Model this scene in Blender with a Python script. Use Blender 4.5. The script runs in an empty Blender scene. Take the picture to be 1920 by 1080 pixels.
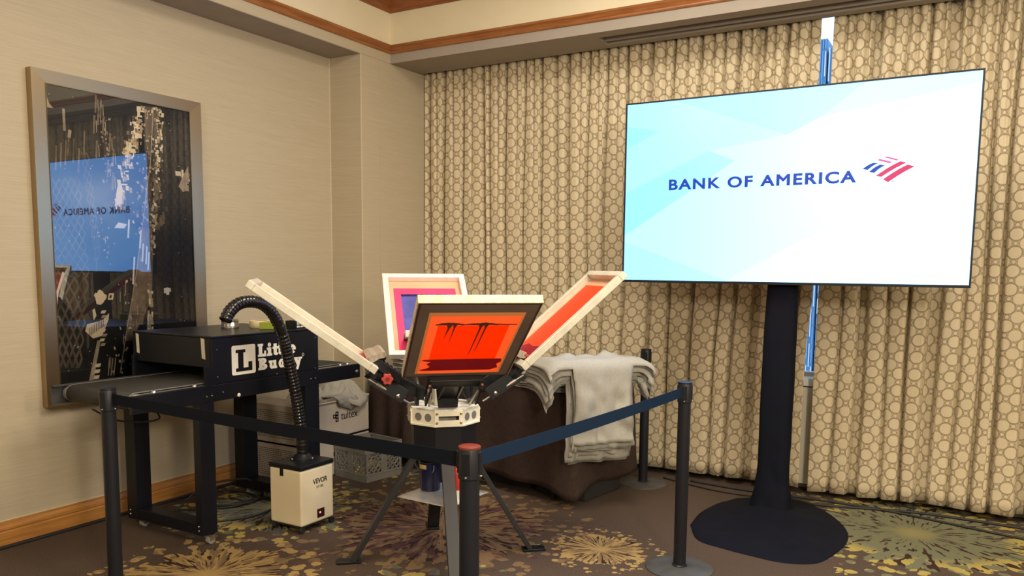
import bpy, math, random
import numpy as np
from mathutils import Matrix, Vector, noise as mnoise

PI = math.pi
COL = bpy.context.scene.collection
SC = bpy.context.scene

# ------------------------------------------------------------------ camera
cam_d = bpy.data.cameras.new('camera')
cam = bpy.data.objects.new('camera', cam_d); COL.objects.link(cam)
F, CY, YAW, PITCH, ROLL, CH = 1505.93, 659.05, -0.525594, 0.104144, 0.008974, 1.55
cam_d.sensor_fit = 'HORIZONTAL'; cam_d.sensor_width = 36.0
cam_d.lens = F * 36 / 1920
cam_d.shift_y = (CY - 540) / 1920
cam_d.clip_start = 0.05; cam_d.clip_end = 400
f0 = Vector((math.sin(YAW), math.cos(YAW), 0)); r0 = Vector((math.cos(YAW), -math.sin(YAW), 0)); u0 = Vector((0, 0, 1))
fw = f0 * math.cos(PITCH) - u0 * math.sin(PITCH)
up = u0 * math.cos(PITCH) + f0 * math.sin(PITCH)
rt = r0 * math.cos(ROLL) + up * math.sin(ROLL)
up2 = up * math.cos(ROLL) - r0 * math.sin(ROLL)
cam.matrix_world = Matrix(((rt.x, up2.x, -fw.x, 0), (rt.y, up2.y, -fw.y, 0), (rt.z, up2.z, -fw.z, CH), (0, 0, 0, 1)))
SC.camera = cam

# ------------------------------------------------------------------ view, world, lights
SC.view_settings.view_transform = 'Standard'
SC.view_settings.look = 'None'
SC.view_settings.exposure = 0.0
SC.view_settings.gamma = 1.0
SC.view_settings.use_curve_mapping = False

world = bpy.data.worlds.new('sky'); SC.world = world
world.use_nodes = True
wn = world.node_tree.nodes; wl = world.node_tree.links
bg = wn['Background']
bg.inputs[0].default_value = (0.84, 0.93, 1.0, 1); bg.inputs[1].default_value = 1.6     # bright overcast sky outside

def area(name, loc, size, power, col, size_y=None, rot=(0, 0, 0), spread=PI):
    d = bpy.data.lights.new(name, 'AREA'); d.energy = power; d.color = col
    d.shape = 'RECTANGLE'; d.size = size; d.size_y = size_y or size; d.spread = spread
    o = bpy.data.objects.new(name, d); COL.objects.link(o); o.location = loc; o.rotation_euler = rot
    return o
WARM = (1.0, 0.90, 0.745)
def chandelier(loc, power, r=0.22):
    d = bpy.data.lights.new('chandelier_light', 'POINT'); d.energy = power; d.color = WARM; d.shadow_soft_size = r
    o = bpy.data.objects.new('chandelier_light', d); COL.objects.link(o); o.location = loc
# the room's ceiling lamps hang outside the frame, behind and beside the camera
for loc, p in (((-1.5, -1.2, 2.95), 92), ((1.6, -0.2, 2.45), 320), ((2.9, 2.2, 2.60), 180), ((0.6, 2.2, 3.25), 70), ((-2.9, 0.9, 3.35), 26)):
    chandelier(loc, p)
area('ceiling_lamp', (-1.6, 3.5, 3.71), 1.3, 98, WARM)

# ------------------------------------------------------------------ mesh helpers
class MB:
    def __init__(s):
        s.v = []; s.f = []; s.m = []; s.uv = None
    def add(s, vs, fs, m=0):
        b = len(s.v); s.v += [tuple(p) for p in vs]
        for f in fs: s.f.append(tuple(i + b for i in f)); s.m.append(m)
        return s
    def box(s, a, b, m=0, M=None):
        x0, y0, z0 = a; x1, y1, z1 = b
        vs = [Vector(p) for p in ((x0, y0, z0), (x1, y0, z0), (x1, y1, z0), (x0, y1, z0), (x0, y0, z1), (x1, y0, z1), (x1, y1, z1), (x0, y1, z1))]
        if M is not None: vs = [M @ p for p in vs]
        return s.add(vs, [(0, 3, 2, 1), (4, 5, 6, 7), (0, 1, 5, 4), (1, 2, 6, 5), (2, 3, 7, 6), (3, 0, 4, 7)], m)
    def bar(s, p0, p1, w, h, m=0, upv=(0, 0, 1)):
        p0 = Vector(p0); p1 = Vector(p1); d = (p1 - p0); L = d.length; d.normalize()
        u = Vector(upv); sd = d.cross(u)
        if sd.length < 1e-4: sd = d.cross(Vector((1, 0, 0)))
        sd.normalize(); u = sd.cross(d).normalized()
        vs = []
        for p in (p0, p1):
            for a, b in ((-1, -1), (1, -1), (1, 1), (-1, 1)):
                vs.append(p + sd * (a * w / 2) + u * (b * h / 2))
        return s.add(vs, [(0, 1, 2, 3), (7, 6, 5, 4), (0, 4, 5, 1), (1, 5, 6, 2), (2, 6, 7, 3), (3, 7, 4, 0)], m)
    def tube(s, pts, r, n=12, m=0, caps=True):
        pts = [Vector(p) for p in pts]; k = len(pts)
        rs = r if isinstance(r, (list, tuple)) else [r] * k
        t = [(pts[min(i + 1, k - 1)] - pts[max(i - 1, 0)]).normalized() for i in range(k)]
        a = t[0].cross(Vector((0, 0, 1)))
        if a.length < 1e-3: a = Vector((1, 0, 0))
        a.normalize(); vs = []
        for i in range(k):
            a = (a - t[i] * a.dot(t[i])).normalized(); b = t[i].cross(a)
            for j in range(n):
                q = 2 * PI * j / n
                vs.append(pts[i] + (a * math.cos(q) + b * math.sin(q)) * rs[i])
        fs = []
        for i in range(k - 1):
            for j in range(n):
                j2 = (j + 1) % n
                fs.append((i * n + j, i * n + j2, (i + 1) * n + j2, (i + 1) * n + j))
        if caps:
            fs.append(tuple(range(n))[::-1]); fs.append(tuple((k - 1) * n + j for j in range(n)))
        return s.add(vs, fs, m)
    def cyl(s, p0, p1, r, r1=None, n=20, m=0):
        return s.tube([p0, p1], [r, r if r1 is None else r1], n, m)
    def lathe(s, prof, c=(0, 0, 0), n=32, m=0, M=None):
        vs = []; fs = []; k = len(prof)
        for r, z in prof:
            for j in range(n):
                q = 2 * PI * j / n
                p = Vector((r * math.cos(q), r * math.sin(q), z))
                if M is not None: p = M @ p
                vs.append(p + Vector(c))
        for i in range(k - 1):
            for j in range(n):
                j2 = (j + 1) % n
                fs.append((i * n + j, i * n + j2, (i + 1) * n + j2, (i + 1) * n + j))
        if prof[0][0] > 1e-5: fs.append(tuple(range(n))[::-1])
        if prof[-1][0] > 1e-5: fs.append(tuple((k - 1) * n + j for j in range(n)))
        return s.add(vs, fs, m)
    def prism(s, poly, o, u, v, d, m=0):
        """poly of 2-D points in frame o + a*u + b*v, extruded by vector d"""
        o = Vector(o); u = Vector(u); v = Vector(v); d = Vector(d); n = len(poly)
        A = [o + u * a + v * b for a, b in poly]; B = [p + d for p in A]
        fs = [tuple(range(n)), tuple(range(2 * n - 1, n - 1, -1))]
        for i in range(n):
            j = (i + 1) % n; fs.append((j, i, n + i, n + j))
        return s.add(A + B, fs, m)
    def poly(s, pts, m=0):
        return s.add(pts, [tuple(range(len(pts)))], m)
    def grid(s, P, m=0, closed=False):
        """P: rows of points"""
        nr = len(P); nc = len(P[0]); fs = []
        for i in range(nr - 1):
            for j in range(nc if closed else nc - 1):
                j2 = (j + 1) % nc
                fs.append((i * nc + j, i * nc + j2, (i + 1) * nc + j2, (i + 1) * nc + j))
        return s.add([p for r in P for p in r], fs, m)
    def obj(s, name, mats, parent=None, smooth=None, bevel=None, seg=2, kind=None, solid=None, label=None, sub=None):
        me = bpy.data.meshes.new(name)
        vs = s.v
        if parent is not None:
            L = root_loc(parent); vs = [(p[0] - L[0], p[1] - L[1], p[2] - L[2]) for p in vs]
        me.from_pydata(vs, [], s.f)
        mats = mats if isinstance(mats, (list, tuple)) else [mats]
        for q in mats: me.materials.append(q)
        if len(mats) > 1: me.polygons.foreach_set('material_index', s.m)
        if s.uv is not None:
            ul = me.uv_layers.new(name='UVMap')
            li = np.empty(len(me.loops), dtype=np.int32); me.loops.foreach_get('vertex_index', li)
            ul.data.foreach_set('uv', np.array(s.uv, dtype=np.float32)[li].ravel())
        if smooth is not None:
            me.polygons.foreach_set('use_smooth', [True] * len(me.polygons))
            if smooth < 179: me.set_sharp_from_angle(angle=math.radians(smooth))
        me.update()
        o = bpy.data.objects.new(name, me); COL.objects.link(o)
        if parent is not None: o.parent = parent
        if solid:
            q = o.modifiers.new('thick', 'SOLIDIFY'); q.thickness = solid; q.offset = 0
        if sub:
            q = o.modifiers.new('sub', 'SUBSURF'); q.levels = sub; q.render_levels = sub
        if bevel:
            q = o.modifiers.new('bevel', 'BEVEL'); q.width = bevel; q.segments = seg; q.limit_method = 'ANGLE'; q.angle_limit = math.radians(40)
        if kind: o['kind'] = kind
        if label: o['label'] = label
        return o
def root_loc(o):
    L = Vector((0, 0, 0))
    while o is not None: L += o.location; o = o.parent
    return L
def tag(o, label, cat, group=None):
    o['label'] = label; o['category'] = cat
    if group: o['group'] = group
    return o
def thing(name, label, cat, loc, group=None):
    o = bpy.data.objects.new(name, None); COL.objects.link(o); o.location = loc
    o.empty_display_size = 0.1
    return tag(o, label, cat, group)
def bez(pts, n=8):
    """Catmull-Rom through points"""
    pts = [Vector(p) for p in pts]; out = []
    P = [pts[0] * 2 - pts[1]] + pts + [pts[-1] * 2 - pts[-2]]
    for i in range(1, len(P) - 2):
        for k in range(n):
            t = k / n
            a, b, c, d = P[i - 1], P[i], P[i + 1], P[i + 2]
            out.append(0.5 * ((2 * b) + (c - a) * t + (2 * a - 5 * b + 4 * c - d) * t * t + (3 * b - a - 3 * c + d) * t ** 3))
    out.append(pts[-1]); return out
def nz(x, y=0.0, z=0.0): return mnoise.noise(Vector((x, y, z)))
def rotz(a): return Matrix.Rotation(a, 4, 'Z')

# ------------------------------------------------------------------ materials
class NT:
    def __init__(s, name):
        s.mat = bpy.data.materials.new(name); s.mat.use_nodes = True
        s.t = s.mat.node_tree; s.n = s.t.nodes; s.l = s.t.links
        s.b = s.n['Principled BSDF']; s.out = s.n['Material Output']
    def node(s, typ, **kw):
        q = s.n.new(typ)
        for k, v in kw.items(): setattr(q, k, v)
        return q
    def set(s, sock, v):
        if isinstance(v, bpy.types.NodeSocket): s.l.new(v, sock)
        else: sock.default_value = v
    def math(s, op, a, b=0.0, c=None, clamp=False):
        q = s.node('ShaderNodeMath', operation=op); q.use_clamp = clamp
        s.set(q.inputs[0], a); s.set(q.inputs[1], b)
        if c is not None: s.set(q.inputs[2], c)
        return q.outputs[0]
    def vmath(s, op, a, b=(0, 0, 0), out=0):
        q = s.node('ShaderNodeVectorMath', operation=op); s.set(q.inputs[0], a)
        if op == 'SCALE': s.set(q.inputs[3], b)
        else: s.set(q.inputs[1], b)
        return q.outputs[out]
    def mix(s, fac, a, b, blend='MIX'):
        q = s.node('ShaderNodeMix', data_type='RGBA', blend_type=blend)
        s.set(q.inputs[0], fac)
        s.set(q.inputs[6], (*a, 1) if isinstance(a, tuple) and len(a) == 3 else a)
        s.set(q.inputs[7], (*b, 1) if isinstance(b, tuple) and len(b) == 3 else b)
        return q.outputs[2]
    def noise(s, vec, scale, detail=2.0, rough=0.5):
        q = s.node('ShaderNodeTexNoise'); s.set(q.inputs['Vector'], vec)
        q.inputs['Scale'].default_value = scale; q.inputs['Detail'].default_value = detail; q.inputs['Roughness'].default_value = rough
        return q.outputs['Fac']
    def step(s, x, lo, hi):
        q = s.node('ShaderNodeMapRange', interpolation_type='SMOOTHSTEP'); s.set(q.inputs[0], x)
        s.set(q.inputs[1], lo); s.set(q.inputs[2], hi); q.inputs[3].default_value = 0; q.inputs[4].default_value = 1
        return q.outputs[0]
    def coord(s, which='Object'):
        return s.node('ShaderNodeTexCoord').outputs[which]
    def scale(s, vec, sc, loc=(0, 0, 0)):
        q = s.node('ShaderNodeMapping'); s.set(q.inputs[0], vec); q.inputs[3].default_value = sc; q.inputs[1].default_value = loc
        return q.outputs[0]
    def bump(s, h, strength, dist=0.01):
        q = s.node('ShaderNodeBump'); q.inputs['Strength'].default_value = strength; q.inputs['Distance'].default_value = dist
        s.set(q.inputs['Height'], h); s.l.new(q.outputs[0], s.b.inputs['Normal'])
    def base(s, col): s.set(s.b.inputs['Base Color'], (*col, 1) if isinstance(col, tuple) and len(col) == 3 else col)

def mat(name, col, rough=0.5, metal=0.0, spec=0.5, var=0.0, vscale=6.0, bump=None, stretch=(1, 1, 1), coat=0.0):
    t = NT(name); b = t.b
    b.inputs['Roughness'].default_value = rough; b.inputs['Metallic'].default_value = metal
    b.inputs['Specular IOR Level'].default_value = spec
    if coat: b.inputs['Coat Weight'].default_value = coat
    if var or bump:
        v = t.scale(t.coord('Object'), stretch)
    if var:
        f = t.noise(v, vscale, 4.0, 0.6)
        lo = tuple(max(0, c * (1 - var)) for c in col); hi = tuple(c * (1 + var) for c in col)
        t.base(t.mix(t.step(f, 0.3, 0.7), lo, hi))
    else: t.base(col)
    if bump: t.bump(t.noise(v, bump[0], 3.0, 0.6), bump[1], bump[2] if len(bump) > 2 else 0.005)
    return t.mat
def emit(name, col, s=1.0):
    t = NT(name); t.base((0, 0, 0)); t.b.inputs['Emission Color'].default_value = (*col, 1); t.b.inputs['Emission Strength'].default_value = s
    t.b.inputs['Roughness'].default_value = 0.35
    return t.mat

def wallpaper():
    t = NT('linen_wallpaper'); v = t.coord('Object')
    n1 = t.noise(t.scale(v, (5, 5, 260)), 1.0, 4.0, 0.65)
    n2 = t.noise(t.scale(v, (1.2, 1.2, 40)), 1.0, 3.0, 0.6)
    c = t.mix(t.step(n1, 0.35, 0.68), (0.43, 0.365, 0.258), (0.475, 0.405, 0.288))
    c = t.mix(t.math('MULTIPLY', t.step(n2, 0.4, 0.7), 0.25), c, (0.52, 0.44, 0.31))
    t.base(c); t.b.inputs['Roughness'].default_value = 0.7; t.b.inputs['Specular IOR Level'].default_value = 0.3
    t.bump(n1, 0.12, 0.003)
    return t.mat
def wood(name, a, b, stretch):
    t = NT(name); v = t.coord('Object')
    n = t.noise(t.scale(v, stretch), 1.0, 5.0, 0.6)
    t.base(t.mix(t.step(n, 0.3, 0.7), a, b)); t.b.inputs['Roughness'].default_value = 0.38
    t.bump(n, 0.1, 0.002)
    return t.mat

M_wall = wallpaper()
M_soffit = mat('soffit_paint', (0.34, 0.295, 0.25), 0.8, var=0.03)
M_cream = mat('cream_paint', (0.74, 0.66, 0.47), 0.75, var=0.03, vscale=2)
M_ceil = mat('ceiling_paint', (0.75, 0.70, 0.58), 0.85, var=0.02)
M_crown = wood('cherry_wood', (0.20, 0.062, 0.018), (0.30, 0.105, 0.034), (6, 6, 60))
M_trim = wood('cherry_trim', (0.24, 0.085, 0.022), (0.36, 0.14, 0.045), (4, 4, 60))
M_oak = wood('golden_oak', (0.34, 0.145, 0.030), (0.48, 0.22, 0.055), (30, 3, 60))
M_pale_edge = mat('pale_edge', (0.60, 0.52, 0.38), 0.6)
M_black = mat('black_satin', (0.008, 0.009, 0.012), 0.36, spec=0.35)
M_dryer = mat('black_powder_coat', (0.006, 0.007, 0.011), 0.38, spec=0.3, var=0.15, bump=(700, 0.06, 0.001))
M_blackmat = mat('black_matte', (0.018, 0.018, 0.018), 0.75)
M_rubber = mat('black_rubber', (0.014, 0.014, 0.014), 0.6)
M_hose = mat('black_hose', (0.008, 0.008, 0.009), 0.22, coat=0.3)
M_beltm = mat('dark_belt_weave', (0.026, 0.025, 0.022), 0.7, var=0.2, vscale=60, bump=(900, 0.3, 0.002))
M_post = mat('post_black', (0.011, 0.012, 0.017), 0.40, spec=0.35)
M_legs = mat('leg_black', (0.020, 0.021, 0.024), 0.45)
M_web = mat('webbing_black', (0.006, 0.008, 0.013), 0.9, spec=0.12, bump=(600, 0.3, 0.001))
M_webblue = mat('webbing_navy', (0.008, 0.022, 0.052), 0.85, spec=0.15, bump=(600, 0.3, 0.001))
M_basegrey = mat('base_grey', (0.065, 0.065, 0.062), 0.5, var=0.25, vscale=9)
M_steel = mat('bright_steel', (0.62, 0.60, 0.55), 0.28, 1.0)
M_chrome = mat('chrome', (0.7, 0.7, 0.7), 0.12, 1.0)
M_alu = mat('aluminium_frame', (0.66, 0.63, 0.52), 0.42, 0.35, var=0.10, vscale=14, stretch=(1, 1, 1))
M_aluwhite = mat('aluminium_white', (0.78, 0.77, 0.72), 0.35, 0.25, var=0.06, vscale=14)
M_aluworn = mat('aluminium_worn', (0.72, 0.68, 0.46), 0.45, 0.15, var=0.22, vscale=22)
M_white = mat('white_paint', (0.80, 0.75, 0.60), 0.4, var=0.05, vscale=12)
M_whitedirty = mat('white_paint_dirty', (0.62, 0.60, 0.54), 0.45, var=0.35, vscale=16)
M_grey = mat('grey_plate', (0.36, 0.36, 0.33), 0.4, 0.4, var=0.25, vscale=30)
M_cream2 = mat('cream_enamel', (0.80, 0.69, 0.47), 0.35, var=0.02)
M_print = mat('black_print', (0.012, 0.012, 0.012), 0.5)
M_printw = mat('white_print', (0.83, 0.79, 0.68), 0.5)
M_card = mat('white_cardboard', (0.52, 0.46, 0.39), 0.8, var=0.07, vscale=5, bump=(60, 0.1, 0.003))
M_cardin = mat('cardboard_edge', (0.42, 0.33, 0.22), 0.85)
M_tee = mat('heather_tee', (0.40, 0.385, 0.335), 0.9, spec=0.15, var=0.06, vscale=90, bump=(260, 0.15, 0.002))
M_tee2 = mat('heather_tee_dark', (0.31, 0.30, 0.265), 0.9, spec=0.15, var=0.06, vscale=90, bump=(260, 0.15, 0.002))
M_cloth = mat('brown_tablecloth', (0.048, 0.031, 0.025), 0.85, spec=0.2, var=0.12, vscale=30, bump=(500, 0.2, 0.001))
M_drape = mat('black_spandex', (0.005, 0.006, 0.012), 0.8, spec=0.12, var=0.1, bump=(400, 0.15, 0.001))
M_crate = mat('grey_crate_plastic', (0.23, 0.222, 0.20), 0.5, var=0.1, vscale=10)
M_bucket = mat('navy_bucket', (0.010, 0.012, 0.055), 0.25)
M_redp = mat('red_plastic', (0.55, 0.03, 0.02), 0.3)
M_redknob = mat('red_knob', (0.50, 0.05, 0.04), 0.45)
M_wood = mat('squeegee_wood', (0.34, 0.29, 0.22), 0.6, var=0.2, vscale=20, stretch=(1, 6, 1))
M_gold = mat('shiny_gold', (0.85, 0.66, 0.24), 0.3, 0.25, var=0.2, vscale=30)
M_masking = mat('masking_tape', (0.72, 0.60, 0.36), 0.6)
M_green = mat('lime_green_card', (0.30, 0.36, 0.04), 0.5)
M_bluelab = mat('pale_blue_print', (0.35, 0.5, 0.75), 0.5)
M_tapestrip = mat('cream_tape', (0.60, 0.53, 0.40), 0.65, var=0.08, vscale=40)
M_capred = mat('red_cap', (0.17, 0.035, 0.025), 0.3, var=0.15, vscale=30)

# ------------------------------------------------------------------ carpet
def carpet():
    t = NT('floral_carpet'); pos = t.node('ShaderNodeNewGeometry').outputs['Position']
    fine = t.noise(pos, 240, 2.0, 0.7); mid = t.noise(pos, 60, 3.0, 0.7)
    c = t.mix(t.step(fine, 0.35, 0.65), (0.054, 0.038, 0.028), (0.128, 0.090, 0.066))
    gold, tan, purple, sage, grey, yel = (0.50, 0.34, 0.13), (0.26, 0.17, 0.09), (0.11, 0.055, 0.055), (0.20, 0.20, 0.12), (0.13, 0.13, 0.115), (0.50, 0.39, 0.11)
    dark = (0.055, 0.030, 0.025)
    fl = [  # x, y, R, inner, rays, petal colours, seed
        (-3.84, 3.62, 0.62, grey, sage, yel, 1.0), (-2.72, 3.88, 0.82, purple, tan, tan, 2.0),
        (-0.25, 5.22, 0.80, sage, sage, yel, 3.0), (-3.28, 2.62, 0.50, tan, gold, gold, 4.0),
        (-2.05, 2.86, 0.50, grey, sage, yel, 5.0), (-1.73, 3.99, 0.30, tan, gold, gold, 6.0),
        (-2.75, 2.35, 0.40, purple, tan, tan, 7.0), (0.6, 3.9, 0.45, tan, gold, gold, 8.0),
        (-3.6, 5.2, 0.7, sage, grey, yel, 9.0), (-0.5, 2.6, 0.6, purple, tan, gold, 10.0), (-4.2, 2.9, 0.0, grey, grey, grey, 11.0)]
    for (x, y, R, inner, ray, pet, seed) in fl:
        if R <= 0: continue
        d = t.vmath('SUBTRACT', pos, (x, y, 0)); r = t.vmath('LENGTH', d, out=1)
        dn = t.vmath('NORMALIZE', d)
        dv = t.vmath('ADD', t.vmath('SCALE', dn, 1.0), (seed * 3.1, seed * 1.7, 0))
        # radial coordinates: direction on the unit circle, slowly varying with r
        comb = t.node('ShaderNodeCombineXYZ'); t.l.new(t.math('MULTIPLY', r, 0.8), comb.inputs[2])
        dv2 = t.vmath('ADD', dv, comb.outputs[0])
        streak = t.noise(dv2, 9.0, 2.0, 0.6)
        lump = t.noise(dv, 4.0, 3.0, 0.7)
        blot = t.node('ShaderNodeTexVoronoi', feature='F1'); t.l.new(t.vmath('ADD', t.scale(pos, (1, 1, 1)), (seed, seed * 2, 0)), blot.inputs['Vector']); blot.inputs['Scale'].default_value = 13.0 if R > .4 else 22.0
        bd = blot.outputs['Distance']
        rr = t.math('DIVIDE', r, R)
        # body of the flower
        edge = t.math('ADD', t.math('MULTIPLY', lump, 0.9), 0.42)
        body = t.math('LESS_THAN', t.math('ADD', rr, t.math('MULTIPLY', bd, 0.35)), t.math('ADD', edge, 0.10))
        petal = t.math('MULTIPLY', t.math('LESS_THAN', bd, 0.40), t.math('LESS_THAN', rr, t.math('ADD', edge, 0.25)))
        outer = t.step(rr, 0.50, 0.72)
        mask = t.math('MAXIMUM', body, t.math('MULTIPLY', petal, outer))
        bright = t.math('MULTIPLY', outer, t.math('GREATER_THAN', t.noise(t.vmath('ADD', pos, (seed, 0, 0)), 7.0 if R > .4 else 10.0, 2.0), 0.50))
        col = t.mix(t.step(streak, 0.40, 0.60), inner, ray)
        col = t.mix(bright, col, pet)
        core = t.math('SUBTRACT', 1.0, t.step(rr, 0.02, 0.22))
        col = t.mix(t.math('MULTIPLY', core, 0.35 if ray is sage else 0.8), col, pet)
        dl = t.math('MULTIPLY', t.math('GREATER_THAN', t.noise(t.vmath('ADD', dv2, (5, 5, 1)), 14.0, 1.0), 0.59), t.step(rr, 0.10, 0.25))
        dl = t.math('MULTIPLY', dl, t.math('SUBTRACT', 1.0, t.step(rr, 0.75, 0.95)))
        col = t.mix(dl, col, dark)
        c = t.mix(mask, c, t.mix(t.step(fine, 0.3, 0.7), t.mix(0.35, col, (0, 0, 0)), col))
    t.base(c); t.b.inputs['Roughness'].default_value = 0.95; t.b.inputs['Specular IOR Level'].default_value = 0.1
    t.bump(t.math('ADD', fine, mid), 0.5, 0.006)
    return t.mat
M_carpet = carpet()

# ------------------------------------------------------------------ room shell
def struct(name, mb, m, **kw):
    return mb.obj(name, m, kind='structure', **kw)
XL, XP, YR, YS = -4.545, -4.223, 4.92, 5.284          # recessed wall, pilaster face, return, soffit face
ZS, ZC = 3.178, 3.74
struct('floor', MB().box((-5, -3.6, -0.1), (4.6, 6.3, 0)), M_carpet)
struct('wall_left', MB().box((XL - .15, -3.5, 0), (XL, YR, ZS)), M_wall)
struct('wall_corner', MB().box((XL - .15, YR, 0), (XP, 6.1, ZS)), M_wall, bevel=0.004)
struct('wall_front', MB().box((-4.8, -3.6, 0), (4.6, -3.5, 3.9)), M_wall)
struct('wall_right', MB().box((4.5, -3.5, 0), (4.6, 6.3, 3.9)), M_wall)
struct('wall_upper_left', MB().box((XL - .15, -3.5, ZS), (XP, 6.1, 3.27)), M_wall, bevel=0.003)
struct('trim_5', MB().box((XL - .15, -3.5, 3.27), (XP, 6.1, 3.95)), M_cream)
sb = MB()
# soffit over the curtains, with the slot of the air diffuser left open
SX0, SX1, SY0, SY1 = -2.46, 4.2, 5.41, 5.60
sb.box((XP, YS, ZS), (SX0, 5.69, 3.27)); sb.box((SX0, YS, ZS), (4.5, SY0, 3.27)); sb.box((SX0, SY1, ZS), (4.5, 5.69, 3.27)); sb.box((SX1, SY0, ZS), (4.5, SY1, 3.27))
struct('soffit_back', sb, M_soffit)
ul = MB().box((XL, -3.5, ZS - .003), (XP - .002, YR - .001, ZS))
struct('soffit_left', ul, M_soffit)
struct('trim_6', MB().box((XP, YS, 3.27), (4.5, 5.69, 3.95)), M_cream)
struct('ceiling', MB().box((-4.8, -3.6, ZC), (4.6, 6.3, ZC + .1)), M_ceil)
# picture-rail mouldings and crown, profiled
def moulding(name, prof, m):
    """prof: (out, z) pairs; runs along the left soffit then the back soffit with a mitred inside corner"""
    L = MB(); n = len(prof)
    A = [(XP + o, -3.5, z) for o, z in prof]; B = [(XP + o, YS - o, z) for o, z in prof]
    L.grid([A, B]); struct(name, L, m)
    R = MB(); C = [(4.5, YS - o, z) for o, z in prof]
    R.grid([B, C]); struct(name[:-1] + str(int(name[-1]) + 1), R, m)
moulding('trim_1', [(0, 3.250), (.012, 3.250), (.018, 3.258), (.018, 3.266), (.010, 3.270), (.020, 3.285), (.032, 3.298), (.036, 3.311), (.0, 3.311)], M_trim)
moulding('trim_3', [(0, 3.566), (.012, 3.566), (.016, 3.578), (.022, 3.582), (.035, 3.61), (.060, 3.65), (.10, 3.685), (.11, 3.69), (.115, 3.71), (.13, 3.715), (.13, ZC)], M_crown)
# wallpaper seams; pale corner strips paint in the highlight on the edges
struct('trim_7', MB().box((XL, YR - .006, .15), (XL + .006, YR, ZS)), M_pale_edge)
struct('trim_8', MB().box((XP - .005, YR - .0015, .15), (XP + .0015, YR + .005, ZS)), M_pale_edge)
struct('trim_9', MB().box((XP, 5.138, .15), (XP + .0008, 5.142, 3.25)), mat('seam_soft', (.44, .375, .27), .7))
# baseboards
def base_prof(h=.145): return [(0.0, 0), (.016, 0), (.016, .082), (.012, .090), (.016, .098), (.016, .112), (.008, .130), (.008, h), (0, h)]
b = MB(); P = base_prof(); b.grid([[(XL + o, -3.5, z) for o, z in P], [(XL + o, YR - o, z) for o, z in P]])
struct('baseboard_left', b, M_oak)
b = MB(); b.grid([[(XL + o, YR - o, z) for o, z in P], [(XP + o, YR - o, z) for o, z in P], [(XP + o, 6.0, z) for o, z in P]])
struct('baseboard_corner', b, M_oak)
# painted cap line on the baseboard top
struct('trim_0', MB().box((XL, -3.5, .145), (XL + .009, YR, .149)), M_pale_edge)

# window wall behind the curtains
M_panel = mat('convector_panel', (0.78, 0.72, 0.60), 0.5)
M_frame = mat('window_frame_paint', (0.65, 0.65, 0.62), 0.4)
YW = 5.93
wb = MB(); wb.box((XP, YW, 3.62), (4.5, YW + .2, 3.95)); wb.box((XP, YW, 0), (-3.9, YW + .2, 3.62)); wb.box((3.9, YW, 0), (4.5, YW + .2, 3.62)); wb.box((-3.9, YW, 0), (3.9, YW + .2, .78))
struct('wall_back', wb, M_wall)
struct('trim_10', MB().box((-3.9, 5.84, .05), (3.9, 5.93, .735)), M_panel)      # convector casing under the sill
w1 = bpy.data.objects.new('window_1', None); COL.objects.link(w1); w1['kind'] = 'structure'
MB().box((-3.9, 5.83, .745), (3.9, 6.12, .80)).obj('sill', mat('sill_white', (.88, .88, .86), .35), w1, bevel=.004)
fr = MB()
fr.box((-3.9, 6.0, .80), (3.9, 6.06, .825)); fr.box((-3.9, 6.0, 3.59), (3.9, 6.06, 3.62))
for x in (-3.9, -2.3, .35, 2.0, 3.84): fr.box((x, 6.0, .825), (x + .06, 6.06, 3.59))
fr.obj('window_frame', M_frame, w1)
t = NT('window_glass'); tr = t.node('ShaderNodeBsdfTransparent'); gl = t.node('ShaderNodeBsdfGlossy'); gl.inputs['Roughness'].default_value = .02
fres = t.node('ShaderNodeFresnel'); fres.inputs[0].default_value = 1.5
mx = t.node('ShaderNodeMixShader'); t.l.new(fres.outputs[0], mx.inputs[0]); t.l.new(tr.outputs[0], mx.inputs[1]); t.l.new(gl.outputs[0], mx.inputs[2]); t.l.new(mx.outputs[0], t.out.inputs[0])
tr.inputs[0].default_value = (.92, .96, 1, 1)
M_glass = t.mat
for x0, x1 in ((-3.84, -2.3), (-2.24, .35), (.41, 2.0), (2.06, 3.84)):
    MB().box((x0, 6.026, .825), (x1, 6.032, 3.59)).obj('pane', M_glass, w1)
# glazed tower blocks across the street
M_tower = mat('tower_cladding', (0.07, 0.24, 0.50), 0.5)
M_fin = mat('tower_fin', (0.55, 0.68, 0.80), 0.5)
M_tglass = mat('tower_glass', (0.10, 0.32, 0.62), 0.4, spec=0.9)
def tower(x0, x1, y, d, h, lab, seed):
    o = thing('office_tower', lab, 'building', ((x0 + x1) / 2, y, -20))
    MB().box((x0, y, -20), (x1, y + d, h)).obj('wall', M_tower, o)
    rt_w = random.Random(seed); m = MB(); g = MB(); x = x0
    while x < x1 - .1:
        w = rt_w.uniform(.10, .20); z = h
        while z > -14:
            L = rt_w.uniform(.8, 3.0); (m if rt_w.random() < .35 else g).box((x, y - .10, z - L * .8), (x + w * .45, y + .02, z)); z -= L
        x += w
    m.obj('fin', M_fin, o, kind='stuff'); g.obj('window_strip', M_tglass, o, kind='stuff')
tower(-13.0, -10.36, 62, 8, 17.85, 'taller blue glass tower at left through the upper curtain gap', 1)
tower(-10.22, -8.0, 62, 8, 17.2, 'lower blue glass tower at right through the upper curtain gap', 2)
tower(-14, -6, 80, 12, 17.5, 'blue glass tower behind the two nearer ones in the curtain gap', 3)
struct('street_ground', MB().box((-120, 30, -21), (100, 180, -20)), mat('street_grey', (.25, .28, .32), .9))

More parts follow.
